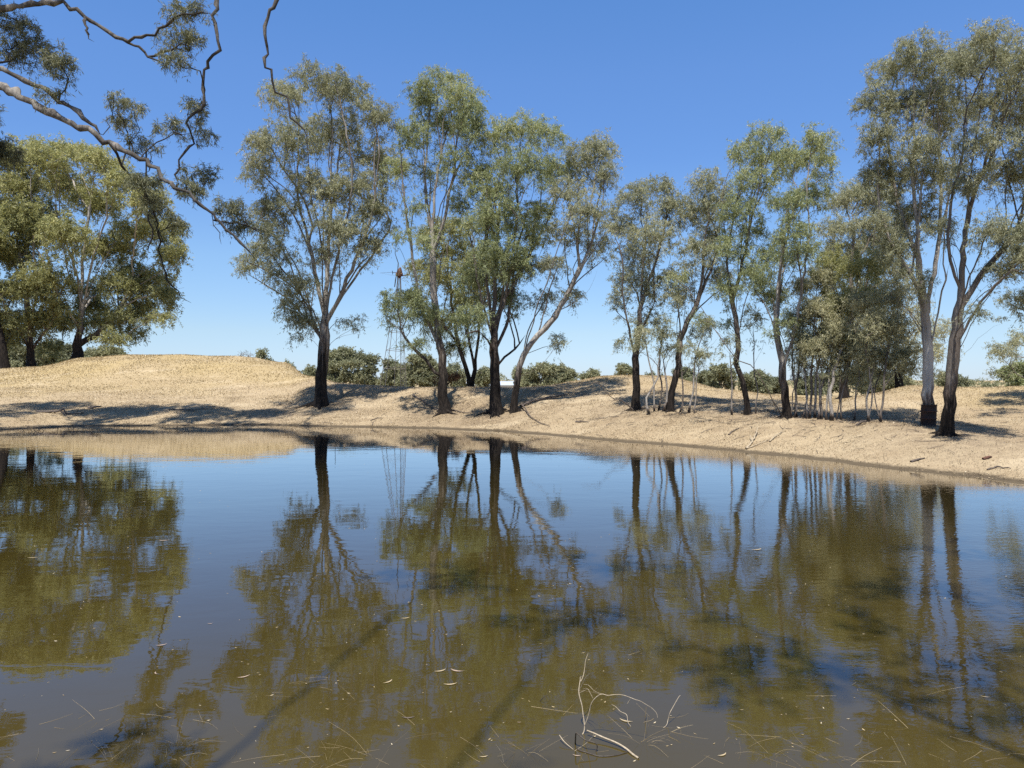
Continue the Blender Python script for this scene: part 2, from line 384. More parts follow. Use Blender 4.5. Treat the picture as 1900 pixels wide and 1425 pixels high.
# the pond: one level sheet whose rim lies under the bank
c0 = SH.mean(0); ring = c0 + (SH - c0) * 1.035
wv = [(c0[0], c0[1], 0)] + [(p[0], p[1], 0) for p in ring]; nr = len(ring)
wq = [(0, 1 + k, 1 + (k + 1) % nr) for k in range(nr)]
wo = mk_mesh('water', wv, [(a, c, b) for a, b, c in wq], water_mat())
wo.data.flip_normals() if wo.data.polygons[0].normal.z < 0 else None
tag(wo, 'still brown pond water mirroring the trees', 'water', kind='structure')

# ------------------------------------------------------------------ trees
BASES = []
def leaves(tips, dirs, tone, spray, L, n_tw, n_lf, hang, wr=.19):
    N = len(tips); M = N * n_tw
    st = np.repeat(tips, n_tw, 0); od = np.repeat(dirs, n_tw, 0); tn = np.repeat(tone, n_tw)
    st = st - od * (rng.uniform(0, .9, M) * spray)[:, None]
    td = od * .55 + rng.normal(0, .62, (M, 3)) + np.array((0, 0, -.05)); td /= np.linalg.norm(td, axis=1)[:, None]
    ln = spray * rng.uniform(.5, 1.25, M)
    M2 = M * n_lf
    t = rng.uniform(.1, 1, M2)
    p = np.repeat(st, n_lf, 0) + np.repeat(td * ln[:, None], n_lf, 0) * t[:, None]
    p[:, 2] -= np.repeat(ln, n_lf) * t * t * .45
    p += rng.normal(0, .06 * spray, (M2, 3))
    ax = rng.normal(0, .55, (M2, 3)) + np.array((0, 0, -hang)) + np.repeat(td, n_lf, 0) * .35
    ax /= np.linalg.norm(ax, axis=1)[:, None]
    q = rng.normal(0, 1, (M2, 3)); sd = np.cross(ax, q); sd /= np.linalg.norm(sd, axis=1)[:, None] + 1e-9
    nr_ = np.cross(ax, sd)
    l = L * rng.uniform(.6, 1.3, M2); wd = l * wr * rng.uniform(.7, 1.2, M2)
    V = np.empty((M2, 4, 3))
    V[:, 0] = p; V[:, 2] = p + ax * l[:, None]
    mid = p + ax * (l * .45)[:, None] + nr_ * (l * .07)[:, None]
    V[:, 1] = mid + sd * (wd * .5)[:, None]; V[:, 3] = mid - sd * (wd * .5)[:, None]
    tone_l = np.clip(np.repeat(tn, n_lf) + rng.normal(0, .17, M2) + (rng.random(M2) < .06) * .35, 0, 1)
    return V.reshape(-1, 3), np.arange(M2 * 4).reshape(-1, 4), np.repeat(tone_l, 4)

def grow(limbs, clumps, step, clear_z, jit=.12):
    """limbs: polylines (first is the trunk); clumps: (centre, radii, number of tips, tone). -> nodes, parents, chains, tips"""
    pos = np.zeros((150000, 3)); par = np.full(150000, -1); n = 0; chains = []; clear = np.zeros(150000, bool)
    for k, lb in enumerate(limbs):
        sp = spline(lb, step)
        if k == 0: at = -1; new = sp
        else:
            at = int(np.argmin(((pos[:n] - sp[0]) ** 2).sum(1))); new = sp[1:]
            sh = pos[at] - sp[0]; fade = np.linspace(1, 0, len(new) + 1)[1:, None] ** 1.5; new = new + sh * fade
        new = new + rng.normal(0, jit * step * .5, new.shape) * (np.arange(len(new)) > 0)[:, None]
        ids = list(range(n, n + len(new))); pos[n:n + len(new)] = new
        par[ids[0]] = at; par[ids[1:]] = ids[:-1]
        chains.append(([at] if at >= 0 else []) + ids); n += len(new)
    tips = []; tones = []
    for c, r, m, tone in clumps:
        q = rng.normal(0, 1, (m, 3)); q /= np.linalg.norm(q, axis=1)[:, None]
        q[:, 2] = np.where((q[:, 2] < -.2) & (rng.random(m) < .6), -q[:, 2] * .6, q[:, 2])
        q *= (rng.random(m) ** .42)[:, None]
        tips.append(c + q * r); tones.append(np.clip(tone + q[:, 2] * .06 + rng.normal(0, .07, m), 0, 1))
    if not tips: return pos[:n], par[:n], chains, np.zeros((0, 3)), np.zeros((0, 3)), np.zeros(0)
    tips = np.vstack(tips); tones = np.concatenate(tones)
    ok = pos[:n, 2] >= clear_z
    if not ok.any(): ok[-1] = True
    dd = np.array([np.min(((pos[:n][ok] - t) ** 2).sum(1)) for t in tips])
    order = np.argsort(dd); ends = np.empty(len(tips), int)
    allow = np.zeros(150000, bool); allow[:n] = ok
    for oi in order:
        T = tips[oi]; v = T - pos[:n]; di = np.linalg.norm(v, axis=1) + 1e-6
        up = v[:, 2] / di
        cost = di * (1 + 1.7 * np.clip(.93 - up, 0, 2) ** 1.15) + np.where(allow[:n], 0, 1e6)
        at = int(np.argmin(cost)); p0 = pos[at]; D = di[at]
        pa = par[at]; pd = p0 - pos[pa] if pa >= 0 else np.array((0, 0, 1.)); pd = pd / (np.linalg.norm(pd) + 1e-9)
        vd = v[at] / D; td = pd * .55 + vd * .6 + np.array((0, 0, .15))
        m = max(2, int(D / step) + 1); t = np.linspace(0, 1, m + 1)[1:, None]
        c1 = p0 + td * D * .4; c2 = T - (vd * .75 + np.array((0, 0, .05))) * D * .3
        new = (1 - t) ** 3 * p0 + 3 * (1 - t) ** 2 * t * c1 + 3 * (1 - t) * t * t * c2 + t ** 3 * T
        new[:-1] += rng.normal(0, jit * step, new[:-1].shape)
        ids = list(range(n, n + m)); pos[n:n + m] = new; par[ids[0]] = at; par[ids[1:]] = ids[:-1]; allow[n:n + m] = True
        chains.append([at] + ids); ends[oi] = ids[-1]; n += m
    pos = pos[:n]; par = par[:n]
    dv = pos[ends] - pos[par[ends]]; dv /= np.linalg.norm(dv, axis=1)[:, None] + 1e-9
    return pos, par, chains, pos[ends], dv, tones

def tree(name, label, cat, base, limbs, clumps, rb, bark, leaf, px2m, clear_z=1.5, stain_h=3.0, group=None, lrad=None, thin_px=2.0, knots=False, roots=True,
         n_tw=6, n_lf=16, spray_px=18, leaf_px=5.5, hang=.6, step=None, rt=None, flare=.5, wr=.19, jit=.12):
    """base: foot on the ground; limbs / clumps in world coordinates; px2m: metres per photo pixel at the tree"""
    root = thing(name, base, label, cat, group)
    step = step or max(.25, 18 * px2m)
    pos, par, chains, tp, td, tones = grow(limbs, clumps, step, base[2] + clear_z, jit)
    n = len(pos); cnt = np.zeros(n)
    for ch in chains: cnt[ch[-1]] += 1
    for k in range(n - 1, 0, -1):
        if par[k] >= 0: cnt[par[k]] += cnt[k]
    cnt = np.maximum(cnt, 1)
    rt = rt or .24 * px2m; rb = rb * .66
    p = math.log(rb / rt) / max(math.log(cnt[0]), .7)
    rad = rt * cnt ** p
    hg = pos[:, 2] - base[2]
    if len(clumps) == 0: rad = rb * np.ones(n)
    for li, lr in enumerate(lrad or []):
        if lr:
            ch = chains[li]; ids = ch if li == 0 else ch[1:]
            rad[ids] = lr[0] + (lr[1] - lr[0]) * np.linspace(0, 1, len(ids)) ** .8
    for k in range(n):
        if par[k] >= 0: rad[k] = min(rad[k], rad[par[k]])
    rad = rad * (1 + flare * np.exp(-np.maximum(hg, 0) / (rb * 1.6))) * (1 - .38 * np.clip(hg / (hg.max() + .1), 0, 1))
    mb = MB()
    for ci, ch in enumerate(chains):
        pts = pos[ch]; r = rad[ch].copy()
        if ci > 0: r[0] = min(r[0], r[1] * 1.25)
        if ci == 0:
            pts = np.vstack([pts[0] - (0, 0, .5), pts]); r = np.r_[r[0] * 1.15, r]
        if len(clumps) == 0 or ci < len(limbs): r[-3:] = np.minimum(r[-3:], np.array([1, .7, .35])[-len(r[-3:]):] * r[-3:].max())
        r[-1] *= .45
        if knots: r = r * np.clip(1 + rng.normal(0, .13, len(r)) + (rng.random(len(r)) < .08) * .45, .7, 1.6)
        big = r.max()
        k = 12 if big > 6 * px2m else 7 if big > 2.2 * px2m else 4 if big > .9 * px2m else 3
        rr = np.repeat(r, k); hh = np.repeat(pts[:, 2] - base[2], k)
        mb.tube(pts, r, k, .10 if k >= 7 else 0.0, stain=np.clip(1 - hh / (2 * stain_h) if stain_h > 0 else hh * 0, 0, 1),
                thin=np.clip((thin_px * px2m - rr) / (.75 * thin_px * px2m), 0, 1))
    if roots and base[1] > 20 and rb > .1:
        for q in range(rng.integers(5, 9)):
            a_ = rng.uniform(0, 6.28); ln_ = rb * rng.uniform(2.6, 5.5); pts = []
            for t in np.linspace(0, 1, 6):
                rr_ = rb * .55 + ln_ * t; x_ = base[0] + math.cos(a_ + t * .3) * rr_; y_ = base[1] + math.sin(a_ + t * .3) * rr_
                pts.append((x_, y_, gz(x_, y_) + rb * (.75 * (1 - t) ** 2.5) - .03 - .05 * t))
            mb.tube(pts, np.linspace(rb * .42, rb * .10, 6), 7, .12, stain=1.0, thin=0.0)
    BASES.append((base[0], base[1], rb))
    mb.build('trunk', bark, root, base, True)
    if len(tp):
        V, Q, tn = leaves(tp, td, tones, spray_px * px2m, leaf_px * px2m, n_tw, n_lf, hang, wr)
        mk_mesh('crown', V, Q, leaf, {'tone': tn}, False, root, base)
    return root

def ptree(name, label, base_px, d, limbs, clumps, rb_px, bark, leaf, dens=1.0, tone=.45, depth=None, cat='tree', seed=0, lean=0.0, stems=1.3, **kw):
    """a tree traced from the photo: limbs as pixel polylines, clumps as (x, y, rx, ry[, tone, density]); given depth of its own"""
    global rng
    rng = np.random.default_rng(1000 + seed)
    if len(base_px) > 1 and 0 < base_px[1] < 1400 and d < 60 and base_px[0] > 0:
        ds = np.arange(d - 4, d + 4.01, .1); xs_ = (base_px[0] - HX) / F * ds
        er = np.abs(HY + F * (CZ - ground(xs_, ds)) / ds - base_px[1]) + .15 * np.abs(ds - d)
        d = float(ds[int(np.argmin(er))])
    m = d / F; base = on_ground(base_px[0], d)
    xs = [c[0] for c in clumps] or [base_px[0] - 20, base_px[0] + 20]
    half = max(40, (max(xs) - min(xs)) / 2 + 30) * m if depth is None else depth
    W = []; LR = []
    for k, lb in enumerate(limbs):
        if isinstance(lb, tuple): LR.append((lb[0] * m, lb[1] * m)); lb = lb[2]
        else: LR.append(None)
        kk = (0 if k == 0 else rng.uniform(-1, 1) * half * (.75 if lean == 0 else .3)) + lean
        ln = np.linspace(0, 1, len(lb)); pts = [P(x, y, d + kk * t ** .9) for (x, y), t in zip(lb, ln)]
        if k == 0:
            pts[0] = base.copy()
        W.append(np.array(pts))
    C = []
    for c in clumps:
        x, y, rx, ry = c[:4]; tn = c[4] if len(c) > 4 and c[4] is not None else tone + rng.uniform(-.13, .13); dn = c[5] if len(c) > 5 else 1.0
        off = rng.uniform(-1, 1) * half * .62
        dd = d + (c[6] if len(c) > 6 else off)
        C.append((P(x, y, dd), np.array((rx * m, (rx + ry) * .5 * m * 1.15, ry * m)), max(3, int(rx * ry / 33 * dens * dn)), tn))
    if stems:                                        # slender stems fanning up from the limbs into the foliage clumps
        D = np.vstack([spline(w_, 12 * m) for w_ in W if w_[-1, 2] - w_[0, 2] > .9 * np.hypot(*(w_[-1, :2] - w_[0, :2]))]); fy = base[2] + (W[0][:, 2].max() - base[2]) * .22
        D = D[D[:, 2] > fy]; H_ = W[0][:, 2].max() - base[2]
        for c, r, nt_, tn in C:
            for q in range(int(stems + rng.random())):
                e = c + rng.normal(0, .42, 3) * r; dz = e[2] - D[:, 2]; hd = np.hypot(e[0] - D[:, 0], e[1] - D[:, 1])
                want = rng.uniform(.14, .34) * H_
                cost = np.abs(dz - want) + hd * 1.1 + np.where(dz < .05 * H_, 1e3, 0) + rng.random(len(D)) * .06 * H_
                if cost.min() > 900: continue
                p0 = D[int(np.argmin(cost))]; v = e - p0; b_ = rng.normal(0, .03, 3) * np.linalg.norm(v)
                W.append(np.array([p0, p0 + v * (.22, .22, .30) + b_, p0 + v * (.52, .52, .64) + b_ * .6, e])); LR.append(None)
    return tree(name, label, cat, base, W, C, rb_px * m, bark, leaf, m, lrad=LR, **kw)

# --- far bank, left to right
ptree('gum_tree', 'tall grey green gum with straight dark based trunk, standing alone where the mound ends', (596, 752), 53.0,
  [[(597, 752), (598, 700), (601, 640), (604, 590), (607, 520), (611, 430), (614, 330), (615, 250), (612, 175)],
   [(604, 585), (588, 520), (574, 450), (558, 395), (545, 330), (525, 260)],
   [(574, 450), (540, 440), (505, 420), (480, 350)],
   [(604, 600), (632, 545), (660, 480), (688, 405), (700, 330), (706, 250)],
   [(605, 610), (640, 550), (680, 490), (715, 440), (728, 400)],
   [(604, 590), (620, 500), (640, 420), (655, 330), (650, 220)],
   [(608, 500), (590, 420), (575, 340), (570, 230)],
   [(600, 640), (585, 610), (560, 590), (535, 560)], [(603, 620), (570, 560), (530, 520), (480, 495), (440, 480)],
   [(601, 650), (625, 625), (655, 618), (690, 605)]],
  [(590, 150, 58, 36), (525, 185, 45, 42), (640, 180, 55, 48), (700, 222, 42, 46), (484, 270, 32, 40), (540, 268, 58, 56), (622, 258, 66, 64),
   (700, 300, 48, 56), (474, 318, 28, 36), (515, 395, 46, 54), (585, 355, 56, 54), (660, 355, 56, 56), (702, 395, 36, 46), (505, 470, 48, 40),
   (468, 492, 44, 24, None, .8), (545, 525, 42, 38), (645, 440, 46, 46), (560, 598, 36, 40), (690, 460, 30, 36), (600, 480, 40, 40, None, .6),
   (655, 600, 36, 22, None, .4), (540, 570, 26, 46, None, .7), (610, 420, 50, 40, None, .7)],
  16, BARK, LEAF['grey'], seed=1, stain_h=3.6, clear_z=3.2)
ptree('gum_tree', 'slender gum with a kinked black foot, forking low, right of the windmill', (826, 765), 49.5,
  [[(827, 765), (822, 738), (824, 700), (821, 660), (813, 620), (806, 560), (803, 490), (802, 430), (806, 370), (815, 300), (822, 230), (828, 165)],
   [(817, 640), (796, 600), (778, 550), (766, 480), (757, 420), (748, 350), (744, 280)],
   [(803, 470), (826, 400), (842, 310), (852, 220)], [(802, 430), (790, 340), (785, 220)],
   [(822, 700), (805, 692), (790, 670), (772, 652), (752, 628), (738, 600)], [(778, 550), (755, 525), (735, 512), (705, 505)]],
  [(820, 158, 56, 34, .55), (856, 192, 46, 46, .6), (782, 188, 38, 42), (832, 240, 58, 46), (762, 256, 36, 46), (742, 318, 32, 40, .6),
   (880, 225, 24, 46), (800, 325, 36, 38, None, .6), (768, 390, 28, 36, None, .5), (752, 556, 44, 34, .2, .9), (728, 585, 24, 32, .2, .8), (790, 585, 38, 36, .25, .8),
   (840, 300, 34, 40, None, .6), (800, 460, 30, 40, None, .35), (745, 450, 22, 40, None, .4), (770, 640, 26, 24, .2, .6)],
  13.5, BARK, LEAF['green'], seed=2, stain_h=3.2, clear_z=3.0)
ptree('gum_tree', 'dark trunked gum with many upright limbs fanning out, left of the leaning pale gum', (922, 766), 47.0,
  [[(923, 766), (920, 720), (917, 670), (916, 620), (917, 560), (921, 480), (926, 400), (935, 320), (942, 245)],
   [(916, 640), (900, 580), (886, 520), (872, 440), (866, 370), (876, 300)],
   [(917, 620), (905, 540), (900, 450), (905, 350), (900, 270)],
   [(917, 630), (938, 540), (962, 450), (985, 370), (1002, 290)],
   [(918, 600), (945, 540), (985, 470), (1020, 400), (1035, 330)],
   [(917, 650), (940, 600), (952, 520), (955, 440), (965, 300)],
   [(918, 690), (935, 665), (955, 650), (975, 622)]],
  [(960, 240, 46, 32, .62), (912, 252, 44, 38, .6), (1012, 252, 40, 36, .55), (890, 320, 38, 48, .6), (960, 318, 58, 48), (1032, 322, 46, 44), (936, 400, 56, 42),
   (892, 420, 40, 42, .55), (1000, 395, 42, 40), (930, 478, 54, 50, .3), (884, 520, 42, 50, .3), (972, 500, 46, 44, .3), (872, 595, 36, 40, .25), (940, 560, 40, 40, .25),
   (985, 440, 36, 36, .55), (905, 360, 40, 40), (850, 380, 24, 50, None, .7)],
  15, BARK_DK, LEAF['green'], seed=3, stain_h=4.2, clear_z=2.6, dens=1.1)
ptree('gum_tree', 'pale smooth gum leaning right with long outstretched limbs, beside the fan limbed dark gum', (954, 764), 48.0,
  [[(953, 764), (955, 735), (961, 700), (971, 660), (986, 635), (1012, 608), (1040, 570), (1074, 500), (1100, 440), (1116, 380), (1126, 300)],
   [(972, 655), (985, 610), (1000, 560), (1022, 500), (1050, 420), (1078, 330)],
   [(1040, 570), (1060, 560), (1085, 548), (1110, 500)], [(1074, 500), (1070, 440), (1085, 380), (1100, 300)],
   [(961, 700), (985, 690), (1010, 672), (1035, 640)]],
  [(1112, 280, 38, 42), (1128, 330, 26, 40), (1082, 300, 44, 44), (1092, 390, 46, 40), (1042, 430, 38, 30), (1110, 460, 38, 40, None, .8),
   (1060, 545, 34, 26, None, .6), (1012, 555, 34, 30, .3, .6), (1035, 635, 28, 18, .25, .6), (1055, 360, 40, 40, None, .8), (1020, 490, 36, 36, .3, .7), (1130, 400, 20, 36, None, .6)],
  9.5, BARK, LEAF['grey'], seed=4, stain_h=2.2, clear_z=2.6)
ptree('gum_tree', 'shaded twin stemmed gum behind the slender kinked gum', (874, 722), 57.5,
  [[(873, 722), (864, 680), (850, 635), (838, 560), (830, 480), (835, 430)], [(876, 712), (884, 660), (890, 600), (900, 540), (902, 480)],
   [(880, 690), (868, 620), (862, 540)], [(850, 635), (820, 600), (800, 540), (790, 470)]],
  [(842, 425, 46, 34, .5), (802, 440, 38, 46, .4), (784, 500, 36, 38, .50), (832, 515, 56, 46, .4), (872, 560, 46, 46, .50), (822, 600, 52, 36, .44), (902, 505, 54, 54, .5),
   (860, 470, 50, 40, .5), (770, 560, 30, 34, .42), (850, 645, 44, 22, .38, .7)],
  9, BARK_DK, LEAF['yellow'], seed=5, stain_h=4, clear_z=3, cat='tree')
# --- the grove right of the middle
ptree('gum_tree', 'narrow upright gum with a black lower trunk, first of the grove on the right', (1180, 760), 41.0,
  [[(1180, 760), (1181, 720), (1180, 680), (1184, 630), (1190, 560), (1195, 480), (1201, 400), (1213, 340)],
   [(1180, 670), (1172, 630), (1161, 580), (1155, 520), (1158, 450)], [(1190, 560), (1210, 500), (1232, 430), (1244, 380)], [(1184, 630), (1200, 590), (1215, 560)]],
  [(1222, 345, 42, 28), (1180, 370, 38, 38), (1246, 388, 36, 42), (1160, 432, 32, 46), (1210, 440, 48, 48), (1172, 520, 42, 42, None, .8), (1222, 535, 38, 42, None, .8),
   (1150, 556, 24, 28, .3, .7), (1200, 600, 36, 34, .3, .5), (1162, 640, 22, 20, .3, .4), (1195, 480, 40, 40, None, .6)],
  10.5, BARK_DK, LEAF['grey'], seed=6, stain_h=3.6, clear_z=2.6)
ptree('gum_tree', 'brown trunked gum forking at half height, second of the grove on the right', (1243, 763), 40.0,
  [[(1242, 763), (1248, 725), (1256, 680), (1262, 630), (1262, 600), (1256, 555), (1252, 510)], [(1262, 628), (1280, 592), (1298, 545), (1308, 460), (1318, 375)],
   [(1298, 545), (1320, 500), (1340, 440), (1345, 390)]],
  [(1312, 338, 38, 32), (1290, 398, 42, 46), (1340, 382, 38, 44), (1302, 466, 42, 46, None, .8), (1262, 508, 32, 38, None, .7), (1252, 556, 38, 36, None, .7), (1332, 515, 36, 44, None, .7),
   (1282, 615, 26, 26, .3, .4), (1330, 440, 36, 36, None, .7)],
  9, BARK_DK, LEAF['grey'], seed=7, stain_h=2.4, clear_z=2.8)
ptree('gum_tree', 'thin gum with a wavy dark footed stem, left of the gum with the bent limb', (1386, 769), 37.0,
  [[(1387, 769), (1384, 740), (1377, 708), (1366, 674), (1370, 648), (1367, 608), (1358, 558), (1351, 520), (1352, 450), (1366, 380), (1382, 320), (1400, 270)],
   [(1358, 558), (1375, 500), (1390, 430), (1410, 340), (1430, 260)], [(1352, 450), (1340, 400), (1345, 340), (1370, 290)]],
  [(1420, 250, 42, 28, .6), (1380, 288, 38, 38, .55), (1442, 298, 46, 38, .55), (1402, 340, 44, 44), (1370, 398, 38, 42), (1358, 468, 38, 42, None, .8), (1352, 538, 32, 36, None, .7),
   (1405, 430, 32, 38, .3, .7), (1395, 500, 28, 36, .3, .6), (1345, 600, 22, 24, .3, .4)],
  8, BARK_DK, LEAF['green'], seed=8, stain_h=2.6, clear_z=3.2)
ptree('gum_tree', 'forked grey gum in the grove with a long bent limb reaching left from its foot', (1460, 774), 35.0,
  [[(1461, 774), (1457, 740), (1453, 705), (1451, 672), (1442, 628), (1439, 600), (1443, 540), (1452, 450), (1465, 370), (1478, 290)],
   [(1452, 690), (1462, 660), (1474, 615), (1482, 570), (1491, 520), (1497, 470), (1510, 390), (1520, 330), (1526, 280)],
   [(1460, 768), (1450, 765), (1434, 738), (1418, 709), (1394, 674), (1370, 668), (1354, 649), (1320, 605), (1286, 561), (1250, 521)],
   [(1482, 570), (1470, 500), (1472, 420), (1485, 350)]],
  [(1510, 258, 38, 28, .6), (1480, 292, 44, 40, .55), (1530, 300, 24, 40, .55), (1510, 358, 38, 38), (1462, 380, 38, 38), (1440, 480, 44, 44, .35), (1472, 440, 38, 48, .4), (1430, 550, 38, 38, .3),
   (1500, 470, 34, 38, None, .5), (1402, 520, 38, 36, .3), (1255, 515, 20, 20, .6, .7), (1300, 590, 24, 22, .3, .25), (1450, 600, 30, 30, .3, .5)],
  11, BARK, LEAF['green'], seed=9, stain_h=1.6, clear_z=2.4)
ptree('gum_tree', 'twin trunked shaded gum behind the grove, in the dip between the mounds', (1566, 735), 53.0,
  [[(1566, 735), (1560, 700), (1552, 640), (1545, 560), (1545, 470), (1555, 380)], [(1567, 720), (1572, 680), (1590, 610), (1610, 520), (1625, 430), (1630, 370)], [(1568, 715), (1578, 600), (1580, 480), (1590, 400)]],
  [(1562, 372, 40, 40), (1600, 360, 40, 36), (1545, 430, 38, 42), (1640, 372, 42, 44), (1575, 470, 48, 48), (1625, 450, 46, 46), (1535, 520, 36, 40), (1600, 540, 50, 40, .50), (1655, 500, 36, 46, .50), (1660, 420, 34, 40),
   (1560, 610, 46, 40, .42), (1630, 620, 46, 40, .42)],
  11, BARK_DK, LEAF['grey'], seed=10, stain_h=5, clear_z=2.5)
ptree('gum_tree', 'dark bushy gum behind the right hand mound, its foot hidden by the crest', (1668, 722), 58.0,
  [[(1668, 722), (1666, 680), (1662, 620), (1660, 560)], [(1667, 700), (1690, 640), (1700, 580)], [(1667, 700), (1640, 650), (1625, 590)]],
  [(1660, 560, 44, 40, .60), (1700, 590, 44, 44, .60), (1625, 600, 44, 40, .60), (1670, 640, 50, 40, .50), (1720, 660, 40, 36, .50), (1610, 670, 40, 34, .45), (1745, 620, 34, 44, .55), (1690, 690, 60, 24, .45)],
  10, BARK_DK, LEAF['brown'], dens=.55, seed=11, stain_h=5, clear_z=2)
# --- the two big gums on the right
BARREL_PX, BARREL_D = 1722, 28.0
BARREL_D = min(np.arange(26, 31, .1), key=lambda q: abs(HY + F * (CZ - gz((BARREL_PX - HX) / F * q, q)) / q - 790) + .15 * abs(q - 28))
ptree('gum_tree', 'big white barked gum rising out of the rusty drum', (1722, 790), BARREL_D,
  [[(1722, 790), (1722, 750), (1721, 700), (1721, 640), (1719, 590), (1726, 540), (1736, 490), (1744, 430), (1746, 350), (1741, 250), (1738, 150)],
   [(1720, 600), (1712, 540), (1705, 480), (1701, 400), (1692, 310), (1684, 220), (1680, 140)], [(1706, 490), (1690, 450), (1668, 380), (1650, 290), (1640, 200)],
   [(1728, 660), (1740, 600), (1752, 540), (1765, 480), (1785, 400)], [(1744, 430), (1765, 350), (1770, 260)], [(1712, 540), (1680, 490), (1650, 440), (1630, 380)],
   [(1719, 610), (1690, 590), (1660, 565), (1610, 540)]],
  [(1702, 98, 46, 38), (1652, 130, 42, 42), (1742, 128, 56, 46), (1620, 188, 32, 46), (1682, 198, 56, 56), (1632, 258, 38, 46, .35), (1702, 290, 48, 56), (1654, 338, 46, 46, .35), (1702, 400, 46, 46, .35),
   (1622, 330, 30, 40, .35), (1662, 462, 38, 46, .3), (1762, 228, 48, 56), (1742, 330, 42, 46, .4), (1692, 525, 36, 42, .3, .7), (1650, 560, 30, 30, .3, .5), (1740, 180, 40, 40), (1620, 420, 30, 40, .35, .8)],
  15, BARK_WH, LEAF['grey'], seed=12, flare=.06, roots=False, stain_h=.9, clear_z=3.2, dens=1.1)
ptree('gum_tree', 'tall rough barked gum nearest the water at the right, beside the drum', (1756, 806), 25.5,
  [[(1757, 806), (1760, 770), (1765, 710), (1770, 650), (1777, 590), (1783, 540), (1787, 480), (1792, 430), (1804, 370), (1828, 300), (1856, 230), (1872, 150)],
   [(1783, 545), (1768, 505), (1760, 450), (1765, 380), (1785, 290), (1800, 180)], [(1778, 590), (1815, 545), (1855, 520), (1890, 470)], [(1780, 570), (1820, 510), (1870, 450), (1905, 390)],
   [(1792, 430), (1800, 340), (1815, 230), (1828, 130)], [(1775, 660), (1805, 640), (1830, 612), (1860, 600)], [(1804, 370), (1850, 330), (1890, 250)], [(1772, 640), (1740, 660), (1720, 672)]],
  [(1830, 78, 46, 38, None, 1.0, -3.7), (1872, 108, 38, 40, None, 1.0, -2.0), (1798, 122, 46, 48, None, 1.0, -1.8), (1850, 180, 52, 56, None, 1.0, -1.9), (1890, 220, 36, 56, None, 1.0, -1.9), (1822, 268, 48, 46, None, 1.0, -2.7), (1872, 330, 38, 46, None, 1.0, -1.6), (1800, 345, 36, 46, None, .8, -2.2), (1752, 425, 34, 36, None, .7, -0.2),
   (1835, 430, 36, 36, .35, .8, -3.6), (1885, 440, 40, 40, .3, 1.0, -2.2), (1850, 505, 38, 34, .3, .7, -1.5), (1905, 120, 30, 50, None, 1.0, -3.6), (1920, 300, 40, 60, None, 1.0, -2.6), (1812, 570, 26, 26, .3, .4, -3.0), (1925, 470, 34, 40, .3, 1.0, -3.0)],
  16, BARK_DK, LEAF['grey'], seed=13, lean=-2.2, stain_h=1.6, clear_z=2.6, dens=1.1)
ptree('gum_tree', 'gum at the right edge with pale drooping foliage beside the far dark bush', (1990, 768), 34.0,
  [[(1990, 768), (1985, 700), (1975, 600), (1965, 500), (1960, 420)], [(1985, 720), (1945, 712), (1905, 705), (1875, 680), (1850, 650)], [(1975, 600), (1930, 560), (1895, 520)]],
  [(1940, 430, 50, 50, .4), (1890, 560, 32, 40, .35), (1880, 640, 40, 30, .5, .7), (1850, 650, 26, 20, .5, .6), (1945, 620, 40, 40), (1905, 470, 30, 44, .3), (1980, 380, 50, 50), (2010, 520, 50, 60), (1848, 690, 14, 12, .5, .5)],
  10, BARK_WH, LEAF['grey'], seed=14, stain_h=1, clear_z=1.2)
# --- dense yellow green trees at the left behind the mound
ptree('gum_tree', 'broad yellow green gum with many white limbs at the left shoulder of the mound', (143, 672), 86.0,
  [[(143, 676), (144, 640), (147, 610), (150, 580), (152, 500), (160, 430), (172, 350), (180, 300)], [(148, 600), (166, 510), (190, 430), (215, 360)], [(149, 590), (185, 500), (225, 430), (255, 370)],
   [(146, 645), (180, 622), (212, 590), (250, 525), (290, 460)], [(147, 610), (115, 565), (96, 520), (82, 440), (80, 350)], [(150, 570), (135, 480), (125, 380), (130, 290)], [(149, 585), (175, 540), (230, 490), (285, 430)],
   [(150, 575), (140, 500), (110, 420), (100, 340)]],
  [(132, 282, 46, 30, .7), (182, 300, 42, 36, .7), (85, 300, 40, 34, .65), (232, 340, 38, 38, .62), (272, 372, 38, 38, .6), (112, 345, 54, 44, .6), (180, 380, 54, 44, .55), (250, 432, 46, 40, .5), (310, 430, 30, 46, .5),
   (320, 480, 28, 42, .45), (120, 440, 54, 46, .5), (200, 468, 54, 44, .5), (270, 520, 44, 46, .4), (308, 552, 28, 38, .35), (90, 520, 44, 40, .4), (230, 588, 46, 26, .3), (265, 572, 36, 26, .3), (160, 545, 44, 36, .3, .7),
   (205, 630, 30, 18, .35, .9), (225, 530, 50, 40, .4), (60, 400, 40, 50, .5), (110, 598, 40, 28, .35, .8), (180, 602, 46, 26, .4, .8), (255, 618, 32, 18, .4, .7), (85, 640, 36, 18, .3, .7), (165, 575, 40, 30, .4, .8), (300, 590, 24, 22, .4, .6)],
  11.5, BARK_WH, LEAF['yellow'], seed=15, stain_h=3.2, clear_z=3, dens=1.35, hang=.5, wr=.26)
